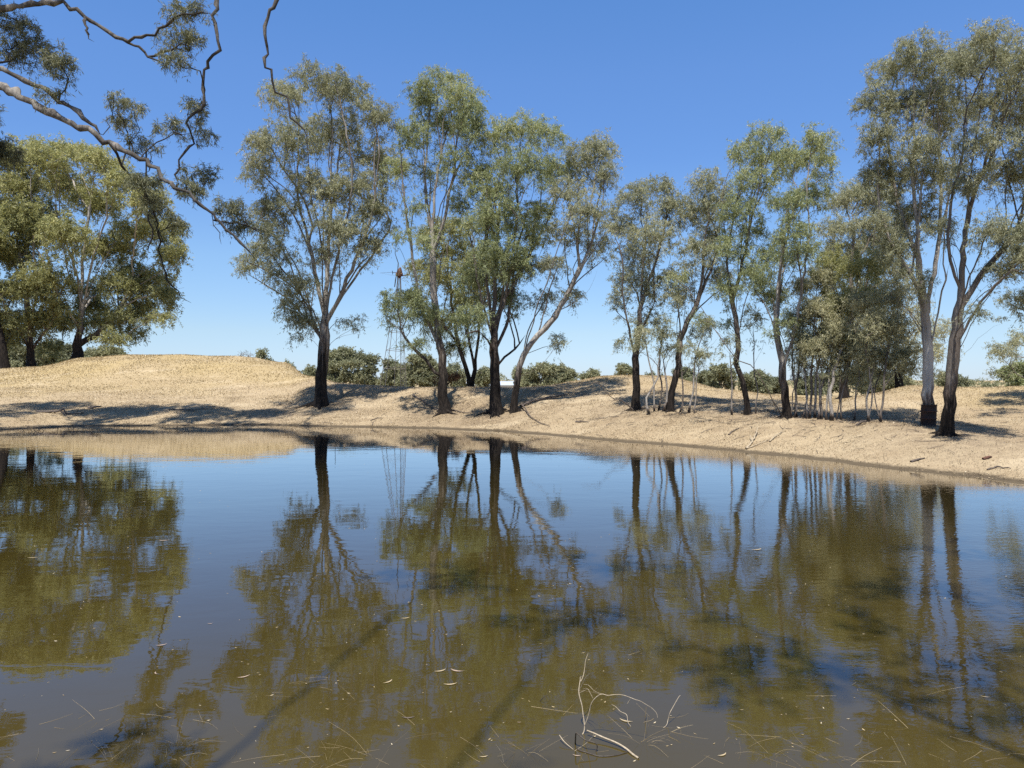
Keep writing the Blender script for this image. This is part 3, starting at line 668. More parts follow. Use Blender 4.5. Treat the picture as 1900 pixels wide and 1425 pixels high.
ptree('gum_tree', 'yellow green gum with spreading low limbs, second from the left edge behind the mound', (58, 684), 84.0,
  [[(58, 684), (56, 655), (54, 630), (50, 560), (42, 500), (30, 430), (28, 350)], [(56, 645), (40, 615), (15, 588), (-15, 570)], [(57, 650), (80, 615), (102, 590), (115, 560)], [(54, 620), (65, 550), (62, 460), (60, 380), (58, 300)]],
  [(58, 282, 50, 30, .68), (15, 300, 40, 34, .6), (35, 350, 46, 44, .55), (15, 400, 44, 44, .5), (62, 430, 44, 46, .45), (30, 480, 48, 46, .4), (20, 545, 40, 36, .3), (75, 540, 36, 36, .3), (-25, 450, 40, 60, .45), (85, 600, 30, 26, .35), (-30, 340, 36, 50), (30, 620, 40, 24, .35), (60, 590, 40, 30, .35), (-5, 600, 36, 28, .35), (100, 570, 30, 30, .4)],
  10, BARK_WH, LEAF['yellow'], seed=16, stain_h=4, clear_z=3, dens=1.35, hang=.5, wr=.26)
ptree('gum_tree', 'dark limbed gum cut by the left edge of the view', (8, 686), 80.0,
  [[(8, 686), (6, 650), (-4, 600), (-20, 530), (-30, 440)], [(7, 655), (25, 610), (30, 560)], [(0, 620), (-50, 560), (-80, 480)]],
  [(-40, 420, 50, 50), (-90, 470, 50, 60), (8, 592, 30, 26, .2), (-20, 540, 44, 40, .3), (-110, 560, 46, 44), (-60, 330, 50, 50), (25, 630, 26, 18, .15, .7)],
  11, BARK_DK, LEAF['yellow'], seed=17, stain_h=6, clear_z=2.5, dens=1.2, hang=.5, wr=.26)
# --- saplings of the grove
def sapling(px, py, d, tx, ty, lean, label, leafk='brown', cl=None, rb=3.2, seed=0, fork=False, dens=1.25, bark=None):
    l = [[(px, py), (px + lean * .35 + 2, py - (py - ty) * .25), (px + (tx - px) * .5 - lean * .3, py - (py - ty) * .55), (tx, ty)]]
    if fork: l.append([(px, py - 4), (px - lean * .8 - 5, py - (py - ty) * .3), (2 * px - tx + 6, py - (py - ty) * .75)])
    l.append([(px + (tx - px) * .4, py - (py - ty) * .5), (px + (tx - px) * .6 + 14, py - (py - ty) * .7), (tx + 22, ty + (py - ty) * .15)])
    cl = cl or [(tx, ty, 18, 24)]
    ptree('sapling', label, (px, py), d, l, cl, rb, bark or (BARK if seed % 2 or seed == 6 else BARK_DK), LEAF[leafk], dens=dens, seed=100 + seed, stain_h=.22, clear_z=.9, flare=.35, depth=1.0, cat='sapling')
sapling(1205, 770, 40.2, 1222, 640, -22, 'slim sapling leaning out from the foot of the narrow upright gum', 'grey', [(1180, 640, 18, 22, .3, .5), (1226, 630, 16, 20, .3, .5)], 3.0, 1)
sapling(1222, 762, 40.8, 1230, 600, 10, 'straight bare stemmed sapling between the first two gums of the grove', 'grey', [(1232, 610, 20, 30, .35, .6)], 2.6, 2)
sapling(1230, 764, 40.5, 1246, 590, 14, 'pale stemmed sapling close against the left of the brown forked gum', 'grey', [(1250, 640, 16, 20, .35, .5), (1222, 650, 14, 18, .35, .4)], 3.0, 3)
sapling(1262, 765, 39.6, 1272, 640, 8, 'thin dark sapling just right of the brown forked gum', 'grey', [(1275, 650, 14, 20, .3, .5)], 2.4, 4)
sapling(1278, 766, 39.4, 1312, 600, 22, 'curved sapling with two bowed stems right of the brown forked gum', 'grey', [(1312, 610, 20, 34, .35, .7), (1300, 660, 16, 18, .35, .4)], 3.0, 5, True)
sapling(1358, 770, 38.0, 1354, 640, -8, 'short forked pale sapling alone on the bare sand of the grove', 'grey', [(1350, 640, 16, 34, .35, .4)], 2.6, 6, True)
sapling(1402, 768, 37.5, 1398, 600, 3, 'very thin straight sapling right beside the thin wavy gum', 'grey', [(1396, 590, 16, 40, .3, .6)], 1.9, 7)
sapling(1478, 774, 34.8, 1490, 560, -8, 'first thin stem of the thicket, touching the right of the forked grey gum', 'brown', [(1492, 590, 26, 34), (1490, 640, 22, 26, .3), (1485, 530, 22, 30)], 3.2, 8)
sapling(1490, 776, 34.6, 1506, 620, 12, 'kinked low sapling in the left of the thicket', 'brown', [(1506, 640, 24, 26, .35), (1500, 690, 18, 18, .3, .6)], 2.6, 9, True)
sapling(1502, 777, 34.4, 1520, 500, 8, 'tall whippy sapling in the left middle of the thicket', 'brown', [(1522, 520, 30, 36), (1520, 580, 30, 36), (1515, 640, 26, 30, .3)], 3.4, 10)
sapling(1512, 776, 35.0, 1540, 470, 6, 'tallest yellowish topped sapling in the centre of the thicket', 'yellow', [(1545, 490, 34, 38, .5), (1545, 560, 34, 40, .4), (1540, 630, 28, 32, .3)], 3.6, 11)
sapling(1524, 778, 34.2, 1560, 560, -5, 'grey stemmed sapling right of centre in the thicket', 'brown', [(1570, 570, 34, 40), (1560, 630, 34, 36, .35), (1545, 680, 26, 24, .3, .7)], 3.4, 12)
sapling(1543, 780, 33.6, 1600, 480, -6, 'stoutest sapling of the thicket with a bare curved foot at its right end', 'yellow', [(1600, 500, 42, 46, .45), (1600, 570, 42, 42, .4), (1585, 640, 36, 36, .3)], 5.0, 13)
sapling(1552, 779, 34.0, 1572, 640, 10, 'wispy bare sapling right of the stoutest thicket sapling', 'brown', [(1572, 660, 18, 24, .3, .5)], 2.0, 14)
sapling(1611, 783, 30.5, 1622, 600, -14, 'slim bowed sapling in the pair standing left of the drum, pale footed', 'brown', [(1620, 610, 34, 40), (1612, 660, 30, 30, .3), (1600, 560, 30, 30)], 3.8, 15, True)
sapling(1634, 784, 30.0, 1660, 590, 10, 'dark twin stemmed sapling nearest the left of the drum', 'brown', [(1650, 610, 36, 40, .35), (1640, 670, 32, 30, .3), (1672, 660, 30, 34, .3), (1655, 550, 30, 30)], 3.8, 16, True)
sapling(1467, 776, 34.0, 1480, 690, 8, 'knee high leafless sapling at the foot of the forked grey gum', 'brown', [(1478, 700, 10, 14, .3, .3)], 2.0, 17)

sapling(1474, 775, 34.6, 1470, 590, 5, 'pale upright sapling rising just right of the forked gum foot', 'grey', [(1470, 600, 20, 30, .5), (1466, 650, 16, 22, .5, .7)], 2.6, 21, bark=BARK)
sapling(1496, 777, 34.3, 1484, 600, -6, 'pale thin sapling leaning left within the thicket', 'grey', [(1484, 620, 20, 30, .5), (1488, 670, 18, 20, .45, .8)], 2.4, 22, bark=BARK_WH)
sapling(1518, 778, 34.1, 1512, 560, 4, 'pale straight whippy sapling in the middle of the thicket', 'brown', [(1512, 570, 24, 34, .55), (1514, 640, 22, 26, .5)], 2.6, 23, bark=BARK_WH)
sapling(1533, 779, 33.9, 1552, 600, 6, 'forked pale sapling leaning right within the thicket', 'brown', [(1556, 610, 26, 32, .55), (1546, 660, 22, 24, .5)], 2.8, 24, True, bark=BARK_WH)
sapling(1561, 779, 33.5, 1580, 620, -4, 'slight grey sapling between the thicket and the pale footed pair', 'brown', [(1582, 640, 24, 28, .5), (1574, 690, 20, 18, .45, .7)], 2.2, 25, bark=BARK)
sapling(1585, 780, 32.5, 1604, 640, 6, 'low leafy sapling standing alone left of the pale footed pair', 'brown', [(1606, 650, 26, 28, .5), (1596, 700, 20, 20, .45)], 2.4, 26, True, bark=BARK)
sapling(1214, 764, 40.8, 1196, 620, -6, 'pale crooked sapling close right of the narrow upright gum', 'grey', [(1194, 620, 18, 26, .5, .7)], 2.4, 27, bark=BARK_WH)
sapling(1288, 767, 39.0, 1300, 650, 5, 'short pale sapling at the right end of the sapling row by the brown gum', 'grey', [(1300, 655, 16, 22, .5, .7)], 2.0, 28, bark=BARK_WH)

# --- the great gum on the left bank whose boughs hang into the view
ptree('gum_tree', 'great old gum whose boughs and drooping twigs hang into the upper left', (-430, 770), 33.5,
  [(40, 14, [(-430, 770), (-420, 600), (-400, 440), (-370, 300), (-320, 160), (-260, 20), (-200, -120), (-150, -260)]),
   (14, 2.2, [(-330, 190), (-250, 110), (-150, 55), (-70, 30), (0, 17), (67, 6), (111, 8), (145, 20), (168, 37), (185, 50), (215, 67), (236, 77), (269, 94), (290, 108), (306, 120)]),
   (4.5, 1.5, [(215, 67), (240, 72), (263, 71), (293, 54), (323, 37), (357, 27), (394, 25)]),
   (3, 1, [(148, 20), (157, 47), (158, 61), (170, 81)]),
   (3, 1.2, [(269, 94), (285, 95), (303, 93), (337, 84), (364, 81)]),
   (15, 1.6, [(-400, 440), (-330, 330), (-240, 230), (-150, 170), (-60, 150), (0, 160), (20, 168), (54, 189), (84, 205), (118, 222), (152, 236), (182, 249), (202, 266), (229, 279), (256, 296), (283, 306), (300, 327), (316, 343), (347, 362), (370, 377), (394, 394), (411, 414), (434, 438), (455, 461), (470, 478)]),
   (6, 4, [(-20, 152), (0, 138), (20, 131), (44, 145), (74, 162), (101, 178), (135, 202), (158, 219), (182, 246)]),
   (9, 2.0, [(-150, -260), (0, -240), (150, -210), (300, -140), (380, -70), (405, -10), (397, 27), (401, 61), (406, 91), (387, 114), (374, 133), (374, 162), (380, 192), (376, 206), (350, 219), (354, 242), (357, 263), (337, 286), (328, 310), (327, 337)]),
   (9, 1.9, [(150, -210), (320, -200), (440, -140), (515, -60), (515, 0), (502, 20), (493, 61), (492, 98), (502, 135), (515, 168), (532, 199), (552, 229), (572, 256)]),
   (2, 1, [(283, 300), (284, 290), (300, 270), (325, 255), (355, 246)]),
   (3, 1.6, [(280, 306), (278, 380), (282, 430), (278, 470)]),
   (3.2, 1.6, [(284, 372), (296, 400), (300, 440), (304, 494), (320, 528), (337, 551), (354, 562)]),
   (3, 1, [(230, 280), (240, 310), (258, 330)]),
   (1.5, 0.7, [(394, 394), (408, 420), (410, 450)]),
   (2, 0.8, [(434, 438), (470, 430), (500, 432)]),
   (9, 4, [(-200, -120), (-60, -180), (60, -220)]),
   (10, 4, [(-300, 120), (-420, 20), (-520, -60)])],
  [(30, 50, 40, 32, .35, .8), (62, 92, 38, 46, .4, .8), (112, 122, 30, 40, .4, .8), (95, 168, 28, 18, .4, .6), (335, 18, 46, 22, .4, .8), (335, 70, 42, 40, .35, .7), (318, 112, 36, 22, .35, .6), (8, 100, 20, 40, .4, .7),
   (232, 198, 36, 28, .55, .7), (222, 228, 28, 26, .5, .6), (265, 268, 34, 22, .4, .7), (320, 236, 36, 20, .35, .7), (372, 205, 26, 24, .4, .7), (378, 250, 26, 24, .35, .6), (348, 190, 14, 14, .4, .6),
   (372, 322, 40, 28, .35, .6), (350, 352, 36, 24, .35, .7), (270, 345, 36, 32, .4, .8), (285, 385, 28, 36, .45, .8), (428, 388, 32, 32, .3, .8), (460, 415, 44, 24, .3, .8), (500, 432, 28, 18, .3, .6), (320, 420, 24, 40, .35, .5),
   (10, 290, 24, 44, .1, 1.2),
   (-100, 60, 60, 60), (-60, 200, 50, 60), (-180, 120, 70, 60), (-140, -60, 80, 60), (20, -160, 90, 60), (-260, -60, 90, 70), (180, -170, 90, 50), (330, -120, 70, 40), (-220, -240, 100, 60), (-60, -300, 110, 60), (-380, 40, 90, 70), (-180, 260, 60, 60), (-480, -60, 80, 70), (-330, 260, 70, 60),
   (100, -110, 80, 50, .4, 1.2, 6), (250, -90, 80, 46, .4, 1.2, 7), (400, -150, 80, 50, .4, 1.1, 6), (60, -260, 90, 60, .4, 1.2, 6), (230, -260, 90, 60, .4, 1.2, 5), (-40, -120, 90, 60, .4, 1.2, 7), (-160, -160, 90, 60, .4, 1.2, 6), (380, -260, 80, 50, .4, 1.0, 7),
   (-250, -150, 100, 70, .4, 1.0, 8), (-120, -260, 100, 70, .4, 1.0, 6), (-330, -240, 110, 70, .4, 1.0, 7), (-60, -50, 70, 50, .4, 1.0, 7), (40, -180, 90, 60, .4, 1.0, 8), (170, -140, 90, 60, .4, 1.0, 6), (-420, -150, 100, 80, .4, 1.0, 4),
   (60, -72, 70, 34, .4, 1.3, 5), (180, -66, 70, 34, .4, 1.3, 4), (-70, -80, 70, 40, .4, 1.3, 6), (320, -60, 60, 28, .4, 1.2, 3), (-160, -50, 70, 44, .4, 1.3, 7), (-40, -20, 40, 40, .4, 1.2, 3), (120, -90, 70, 40, .4, 1.2, 8), (-120, 20, 60, 50, .4, 1.2, 5)],
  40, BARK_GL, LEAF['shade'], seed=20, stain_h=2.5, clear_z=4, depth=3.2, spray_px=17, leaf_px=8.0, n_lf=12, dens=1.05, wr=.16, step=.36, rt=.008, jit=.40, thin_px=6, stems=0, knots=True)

# --- gums on the near bank behind the camera: they shade the water in front
def near_tree(name, label, x, y, h, cl, seed, rb=.28):
    global rng
    rng = np.random.default_rng(seed)
    b = np.array((x, y, gz(x, y)))
    top = b + (rng.uniform(-.8, .8), rng.uniform(0, 1), h * .7)
    lm = [np.array([b, b + (top - b) * .3 + (.2, 0, 0), b + (top - b) * .65, top])]
    for c in cl[:5]: lm.append(np.array([b + (top - b) * rng.uniform(.35, .6), b + (np.array(c[0]) - b) * (.6, .6, .72), np.array(c[0])]))
    tree(name, label, 'tree', b, lm, [(np.array(c[0], float), np.array(c[1], float), c[2], .5) for c in cl], rb, BARK, LEAF['grey'], .015, clear_z=4, stain_h=2,
         spray_px=40, leaf_px=13, n_lf=16, step=.4, rt=.008)
near_tree('gum_tree', 'gum on the near bank to the right, out of view, shading the brown water', 9.0, -9.5, 19,
  [((1.3, 1.1, 15.5), (1.7, 1.6, .9), 15), ((4.3, 2.6, 16.5), (2, 1.8, 1.1), 19), ((6.8, 0.6, 15.0), (1.8, 1.6, 1.0), 16), ((2.8, -0.4, 17.5), (1.6, 1.4, 1.0), 12), ((6.8, 4.6, 17.5), (1.9, 1.6, 1.1), 16), ((9.3, 3.1, 16.5), (1.6, 1.6, 1), 13), ((5.3, -1.9, 15.0), (2, 1.5, 1), 16), ((-0.2, 3.8, 17.5), (1.2, 1.0, .7), 8), ((8.3, -1.4, 17), (1.8, 1.6, 1), 15)], 51, .17)
near_tree('gum_tree', 'gum on the near bank to the left, out of view, shading the shallows', -6.0, -11.0, 18,
  [((-4.8, -1, 14.5), (1.1, 1.0, .7), 8), ((-2, -2, 15), (1.1, 1.0, .8), 9), ((-3, 3.6, 16.5), (1.3, .8, .6), 9), ((-1, 2.1, 15.5), (1.0, .8, .6), 7), ((-10.2, -1.4, 15), (1.3, 1.2, .8), 9)], 52, .15)

# --- trees far behind the bank
def far_tree(px, top, wd, d, label, leafk='far', seed=0, basey=None, bare=False, dens=.9):
    global rng
    rng = np.random.default_rng(300 + seed)
    m = d / F; b = on_ground(px, d); r0 = P(px, top, d)[2] - b[2]; ww = wd * m / 2
    cl = []; tnb = rng.uniform(.3, .55)
    nb = max(8, int(wd / 3.2))
    for k in range(nb):
        u = rng.uniform(-1, 1); hh = r0 * (1 - .10 - .62 * rng.random() ** 1.3 - .2 * u * u)
        rr = ww * rng.uniform(.18, .44); cl.append((b + (u * ww * .72, rng.uniform(-.6, .6) * ww, hh), np.array((rr, rr, min(rr * .75, r0 * .16))), int(6 + rr * rr / (m * m) / 7 * dens), tnb + rng.uniform(-.15, .15)))
    lm = [np.array([b, b + (rng.uniform(-.3, .3), 0, r0 * .25), b + (rng.uniform(-.6, .6), 0, r0 * .55)])]
    for k in range(3): lm.append(np.array([b + (0, 0, r0 * rng.uniform(.12, .3)), (b + np.array(cl[k][0])) / 2 + (0, 0, r0 * .1), cl[k][0]]))
    if bare: cl = [(c[0], c[1] * 1.2, c[2], c[3]) for c in cl]
    tree('far_tree' if not bare else 'dead_tree', label, 'tree', b, lm, cl, max(.12, wd * .035 * m), BARK if not bare else BARK_WH, LEAF[leafk], m, clear_z=r0 * .18, stain_h=1.0 if not bare else 0,
         spray_px=9, leaf_px=4.0, n_tw=5, n_lf=0 if bare else 11, hang=.35, wr=.42, step=14 * m, rt=.3 * m, group='trees beyond the bank' if not bare else None)
FAR = [(18, 625, 90, 118, 'dark tree in the gloom under the left edge gums'), (95, 622, 90, 120, 'dark tree between the two white limbed gums on the left'), (185, 640, 90, 125, 'tree crown just showing over the left shoulder of the mound'),
 (222, 652, 30, 120, 'small tree tip at the left end of the mound top'), (340, 654, 26, 135, 'tiny round tree top poking over the middle of the mound'), (489, 645, 36, 128, 'round dark tree on the skyline right of the bare dead tree'),
 (532, 664, 30, 140, 'low tree crest over the right slope of the mound'), (566, 676, 50, 120, 'tree peeping out left of the lone gum trunk'), (640, 641, 80, 118, 'taller dark tree just right of the lone gum trunk'),
 (682, 649, 52, 122, 'rounded tree between the lone gum and the windmill'), (725, 664, 56, 116, 'ragged tree seen through the windmill legs'), (776, 652, 80, 112, 'broad tree right of the windmill, behind the red shrub'),
 (838, 668, 60, 125, 'tree seen between the kinked gum and the twin stemmed gum'), (902, 676, 50, 130, 'small tree behind the shed, left of the dark fan limbed trunk'), (966, 684, 44, 132, 'low tree just right of the leaning pale trunk'),
 (1003, 672, 74, 110, 'left half of the rounded clump in the gap right of the leaning gum'), (1042, 674, 56, 114, 'right half of the rounded clump in the gap right of the leaning gum'),
 (1101, 682, 48, 112, 'small domed tree at the left foot of the middle mound'), (1156, 672, 44, 108, 'pale tree on the middle mound skyline left of the black trunk'), (1216, 688, 44, 125, 'low tree top over the crest of the middle mound'),
 (1272, 680, 50, 115, 'dark tree over the right shoulder of the middle mound'), (1337, 674, 60, 104, 'large round tree between the middle mound and the thin wavy gum'), (1302, 686, 40, 110, 'small dark tree left of the large round one'),
 (1400, 686, 60, 108, 'tree behind the bent limb of the grove'), (1432, 700, 50, 112, 'low bushy tree behind the forked grey gum'), (1500, 694, 50, 105, 'dark tree behind the left of the thicket'),
 (1540, 690, 60, 98, 'dark tree filling the dip left of the twin trunked gum'), (1610, 676, 70, 96, 'dark tree filling the dip right of the twin trunked gum'), (1655, 690, 60, 92, 'dark low tree over the left slope of the right mound'),
 (1765, 690, 60, 100, 'dark tree behind the two big right hand gums'), (1836, 712, 26, 120, 'tiny distant tree on the right mound skyline'), (1898, 664, 70, 78, 'dense dark green bush at the right edge of the view')]
for k, (px, top, wd, d, lb) in enumerate(FAR): far_tree(px, top, wd, d, lb, 'green' if k == len(FAR) - 1 else 'far', k)
far_tree(455, 641, 50, 118, 'bare pale dead tree on the skyline over the mound', 'far', 70, bare=True)
far_tree(318, 646, 10, 118, 'thin dead snag poking over the mound', 'far', 71, bare=True, dens=.3)
rng = np.random.default_rng(77)
# far-off scrub that reads as one low band along the horizon
sv = []; 
for k in range(5200):
    px = rng.uniform(-250, 2150); d = rng.uniform(190, 330); hq = (1.5 + 2.6 * max(0, vnoise(px, 0, 60, 21)) + 1.2 * vnoise(px, 0, 17, 22)) * rng.random() ** .5
    if hq > .1: q = on_ground(px, d); sv.append(q + (rng.normal(0, .5), 0, hq))
sv = np.array(sv); N = len(sv)
V, Q, tn_ = leaves(sv, np.tile((0, 0, 1.), (N, 1)), np.full(N, .4), .8, .55, 2, 3, .1, .6)
tag(mk_mesh('far_scrub', V, Q, LEAF['far'], {'tone': tn_}), 'low band of distant scrub along the horizon behind the mounds', 'scrub', kind='stuff')
b = on_ground(832, 62)
tree('shrub', 'reddish brown dry shrub between the windmill and the kinked gum', 'shrub', b, [np.array([b, b + (0, 0, .5), b + (.1, 0, .9)])],
     [(b + (dx, rng.uniform(-.4, .4), .85 + rng.uniform(-.2, .3)), np.array((.5, .5, .5)), 14, .5) for dx in (-.9, -.4, .1, .6, 1.0)], .06, BARK_DK, LEAF['red'], 62 / F, clear_z=.1, stain_h=0, spray_px=6, leaf_px=3, n_lf=8, hang=-.5, step=.25)

# ------------------------------------------------------------------ windmill, shed, fence post, drum
def strut(mb, a, b, r, k=4): mb.tube([a, b], [r, r], k)
wd_ = 66.0; wb = on_ground(729, wd_)
wm = thing('windmill', wb, 'derelict steel windmill tower with a rusty head, between the lone gum and the kinked gum', 'windmill')
apex = P(741, 514, wd_); half = 1.0; ca, sa = math.cos(R(24)), math.sin(R(24))
feet = []
for sx_, sy_ in ((-1, -1), (1, -1), (1, 1), (-1, 1)):
    fx, fy = wb[0] + half * (sx_ * ca - sy_ * sa), wb[1] + half * (sx_ * sa + sy_ * ca); feet.append(np.array((fx, fy, gz(fx, fy) - .15)))
tops = [apex + (.09 * (sx_ * ca - sy_ * sa), .09 * (sx_ * sa + sy_ * ca), 0) for sx_, sy_ in ((-1, -1), (1, -1), (1, 1), (-1, 1))]
for f_, t_ in zip(feet, tops):
    mb = MB(); strut(mb, f_, t_, .024); mb.build('leg', M_STEEL, wm, wb)
lv = [.20, .36, .52, .68, .84]
for u in lv:
    q = [f_ + (t_ - f_) * u for f_, t_ in zip(feet, tops)]; mb = MB()
    for k in range(4): strut(mb, q[k], q[(k + 1) % 4], .02)
    mb.build('girt', M_STEEL, wm, wb)
mb = MB()
for u0, u1 in zip(lv[:-1], lv[1:]):
    q0 = [f_ + (t_ - f_) * u0 for f_, t_ in zip(feet, tops)]; q1 = [f_ + (t_ - f_) * u1 for f_, t_ in zip(feet, tops)]
    for k in range(4): strut(mb, q0[k], q1[(k + 1) % 4], .009, 3)
mb.build('bracing', M_DARKST, wm, wb)
mb = MB(); ctr = sum(feet) / 4
strut(mb, ctr + (.1, 0, 0), apex, .022); mb.build('pump_rod', M_STEEL, wm, wb)
mb = MB()
for k in range(26):
    u = .03 + k * .035; a_ = feet[1] + (tops[1] - feet[1]) * u; b_ = feet[2] + (tops[2] - feet[2]) * u
    strut(mb, a_ + (b_ - a_) * .3, a_ + (b_ - a_) * .7, .012, 3)
for u_ in (.3, .7): strut(mb, feet[1] + (feet[2] - feet[1]) * u_, tops[1] + (tops[2] - tops[1]) * u_, .014, 4)
mb.build('ladder', M_STEEL, wm, wb)
mb = MB(); mb.tube([apex + (0, 0, -.1), apex + (0, 0, .12), apex + (0, 0, .2)], [.13, .2, .16], 8); hz = apex + (0, 0, .3)
mb.tube([hz + (-.32, 0, -.06), hz + (.3, 0, -.06)], [.17, .17], 8); mb.tube([hz + (-.05, 0, -.2), hz + (0.02, 0, .25), hz + (.10, 0, .58)], [.25, .24, .06], 9)
hd = mb.build('head', M_RUST2, wm, wb)
mb = MB(); mb.tube([hz + (.2, 0, -.2), hz + (.75, .05, -.1)], [.05, .035], 6); mb.box(hz + (.8, .05, -.1), (.26, .03, .12)); mb.build('tail', M_DARKST, wm, wb)
mb = MB(); strut(mb, hz + (-.2, 0, .1), hz + (-.66, 0, .12), .025); strut(mb, hz + (-.62, -.08, .26), hz + (-.62, .1, -.05), .025); mb.build('axle', M_DARKST, wm, wb)
mb = MB(); mb.tube([hz + (-.26, 0, -.02), hz + (-.36, .05, -.6), hz + (-.44, .05, -1.2)], [.03, .05, .04], 4); mb.build('blade', M_DARKST, wm, wb)
mb = MB(); mb.tube([hz + (-.6, 0, .15), hz + (-1.1, .02, .1), hz + (-1.75, .05, .07)], [.014, .012, .01], 4); mb.build('furl_wire', M_DARKST, wm, wb)

# shed beyond the trees
sx0 = P(918, 705, 150)[0]; sg = gz(sx0, 150)
sh = thing('shed', (sx0, 150, sg), 'low pale shed with a whitish metal roof far behind the dark fan limbed gum', 'shed')
mb = MB(); mb.box((sx0, 150, sg + .6), (11.0, 5.0, 1.34)); mb.build('wall', M_WALL, sh, (sx0, 150, sg))
mb = MB(); xa, xb = sx0 - 5.8, sx0 + 5.8; z0, z1 = sg + 1.25, sg + 2.0
V = [(xa, 147.2, z0), (xb, 147.2, z0), (xb, 150, z1), (xa, 150, z1), (xb, 152.8, z0), (xa, 152.8, z0)]; V += [(x, y, z - .08) for x, y, z in V]
mb.add(V, [[0, 1, 2, 3], [3, 2, 4, 5], [7, 6, 9, 8], [8, 9, 11, 10], [0, 6, 7, 1], [5, 4, 10, 11], [0, 3, 9, 6], [3, 5, 11, 9], [1, 7, 8, 2], [2, 8, 10, 4]])
mb.build('roof', M_ROOF, sh, (sx0, 150, sg))
mb = MB(); mb.box((sx0 - 2.5, 147.44, sg + .6), (2.2, .1, 1.1)); mb.build('door', M_STEEL, sh, (sx0, 150, sg))

fp = on_ground(622, 57.0)
mb = MB(); mb.box(fp + (0, 0, .55), (.035, .012, 1.6)); mb.box(fp + (0, .018, .55), (.012, .035, 1.6)); mb.box(fp + (0.012, 0, 1.36), (.03, .02, .03))
tag(mb.build('fence_post', M_DARKST, None, fp), 'dark steel picket standing on the bank just right of the lone gum trunk', 'post')

# rusty drum round the white gum's foot
db = on_ground(BARREL_PX, BARREL_D)
dr = thing('drum', db, 'rusty open steel drum wrapped round the foot of the white barked gum', 'drum')
prof = [(.285, -.06), (.295, -.05), (.295, 0), (.285, .02), (.285, .27), (.302, .29), (.302, .31), (.285, .33), (.285, .57), (.302, .59), (.302, .61), (.285, .63), (.285, .82), (.298, .835), (.298, .86), (.278, .86), (.275, .8), (.275, .0)]
kk = 40; an = np.arange(kk) / kk * 2 * math.pi
V = np.array([[[r * math.cos(t), r * math.sin(t), z] for t in an] for r, z in prof]).reshape(-1, 3)
i, j = np.meshgrid(np.arange(len(prof) - 1), np.arange(kk), indexing='ij'); a_ = i * kk + j; b_ = i * kk + (j + 1) % kk
tv = np.array([.035, -.02, 0]) * V[:, 2:3]
mk_mesh('body', V + tv, np.stack([a_, b_, b_ + kk, a_ + kk], -1).reshape(-1, 4), M_RUST, None, True, dr)
for z in (.30, .60):
    rg = np.array([(.305 * math.cos(t) + .035 * z, .305 * math.sin(t) - .02 * z, z) for t in np.linspace(0, 2 * math.pi, 41)])
    mb = MB(); mb.tube(rg, .011, 6); mb.build('hoop', M_RUST2, dr, None, True)
rng = np.random.default_rng(5)
mb = MB()
for k in range(26):
    t = rng.uniform(0, 6.28); r0_ = rng.uniform(.1, .25); p0 = db + (r0_ * math.cos(t), r0_ * math.sin(t) - .06, .80); dv = rng.normal(0, .16, 3)
    mb.tube([p0, p0 + (dv[0], dv[1], .09 + abs(dv[2]) * .6)], [.008, .004], 3)
tag(mb.build('twig_pile', M_PALEST, None, db), 'dry pale twigs caught in the mouth of the rusty drum', 'twigs', kind='stuff')

# ------------------------------------------------------------------ fallen wood on the bank and at the water's edge
def stick(name, label, cat, pts_px, r0, mat, tip=.35, seed=0, sub=(), k=6, lift=0.02, group=None):
    """a branch lying on the ground: pixels and distance give points; height is the ground's plus the third value"""
    global rng
    rng = np.random.default_rng(500 + seed); mb = MB(); base = None
    for li, line in enumerate((pts_px,) + tuple(sub)):
        W = []
        for px, d, h in line:
            q = on_ground(px, d); q[2] = max(q[2], 0) + h + lift; W.append(q)
        W = spline(np.array(W), .12); W[1:-1] += rng.normal(0, .012, W[1:-1].shape)
        if base is None: base = W[0].copy()
        rr = np.linspace(r0, r0 * tip, len(W)) * (1 if li == 0 else .6)
        mb.tube(W, rr, k, .12)
    return tag(mb.build(name, mat, None, base, True), label, cat, group)
stick('fallen_branch', 'dark crooked log with a raised elbow on the shaded bank at the left', 'branch', [(68, 51.5, .0), (90, 51.2, .06), (110, 51, .22), (118, 51, .34), (126, 51.0, .05), (160, 51.5, .0)], .10, M_STICK, seed=1, sub=[[(112, 51, .25), (118, 50.8, .12), (120, 50.6, 0)]])
stick('fallen_branch', 'grey log on the bank where the left shadows end', 'branch', [(165, 53.5, 0), (175, 53.2, .12), (188, 53.2, .2)], .12, M_STICK, seed=2, sub=[[(170, 53.4, .05), (168, 53.2, .2)]])
stick('fallen_branch', 'long low stick on the sunny bank under the mound', 'branch', [(312, 53.4, 0), (335, 53, .06), (352, 52.8, .03), (362, 52.4, .0)], .05, M_STICK, seed=3, sub=[[(345, 52.9, .05), (372, 53.3, .02), (398, 53.6, .08)]])
stick('fallen_branch', 'bare branch bent down from the foot of the narrow upright gum', 'branch', [(1175, 41, .02), (1168, 40.9, .32), (1157, 40.8, .68), (1148, 40.6, .9), (1140, 40.5, 1.0), (1132, 40.4, 1.3), (1124, 40.3, 1.55), (1116, 40.2, 1.95)], .045, M_STICK, .2, 4, [[(1143, 40.5, .95), (1138, 40.3, 1.0), (1134, 40.2, .98)], [(1116, 40.2, 1.95), (1108, 40.1, 2.2), (1092, 40.0, 2.3), (1078, 40, 2.42)]])
stick('fallen_branch', 'dark limb lying out to the right from the foot of the leaning pale gum', 'branch', [(966, 47.4, .1), (990, 48, .12), (1030, 49.2, .08), (1052, 50, .1)], .09, M_STICK, seed=5, sub=[[(1010, 48.6, .1), (1035, 48.8, .06)]])
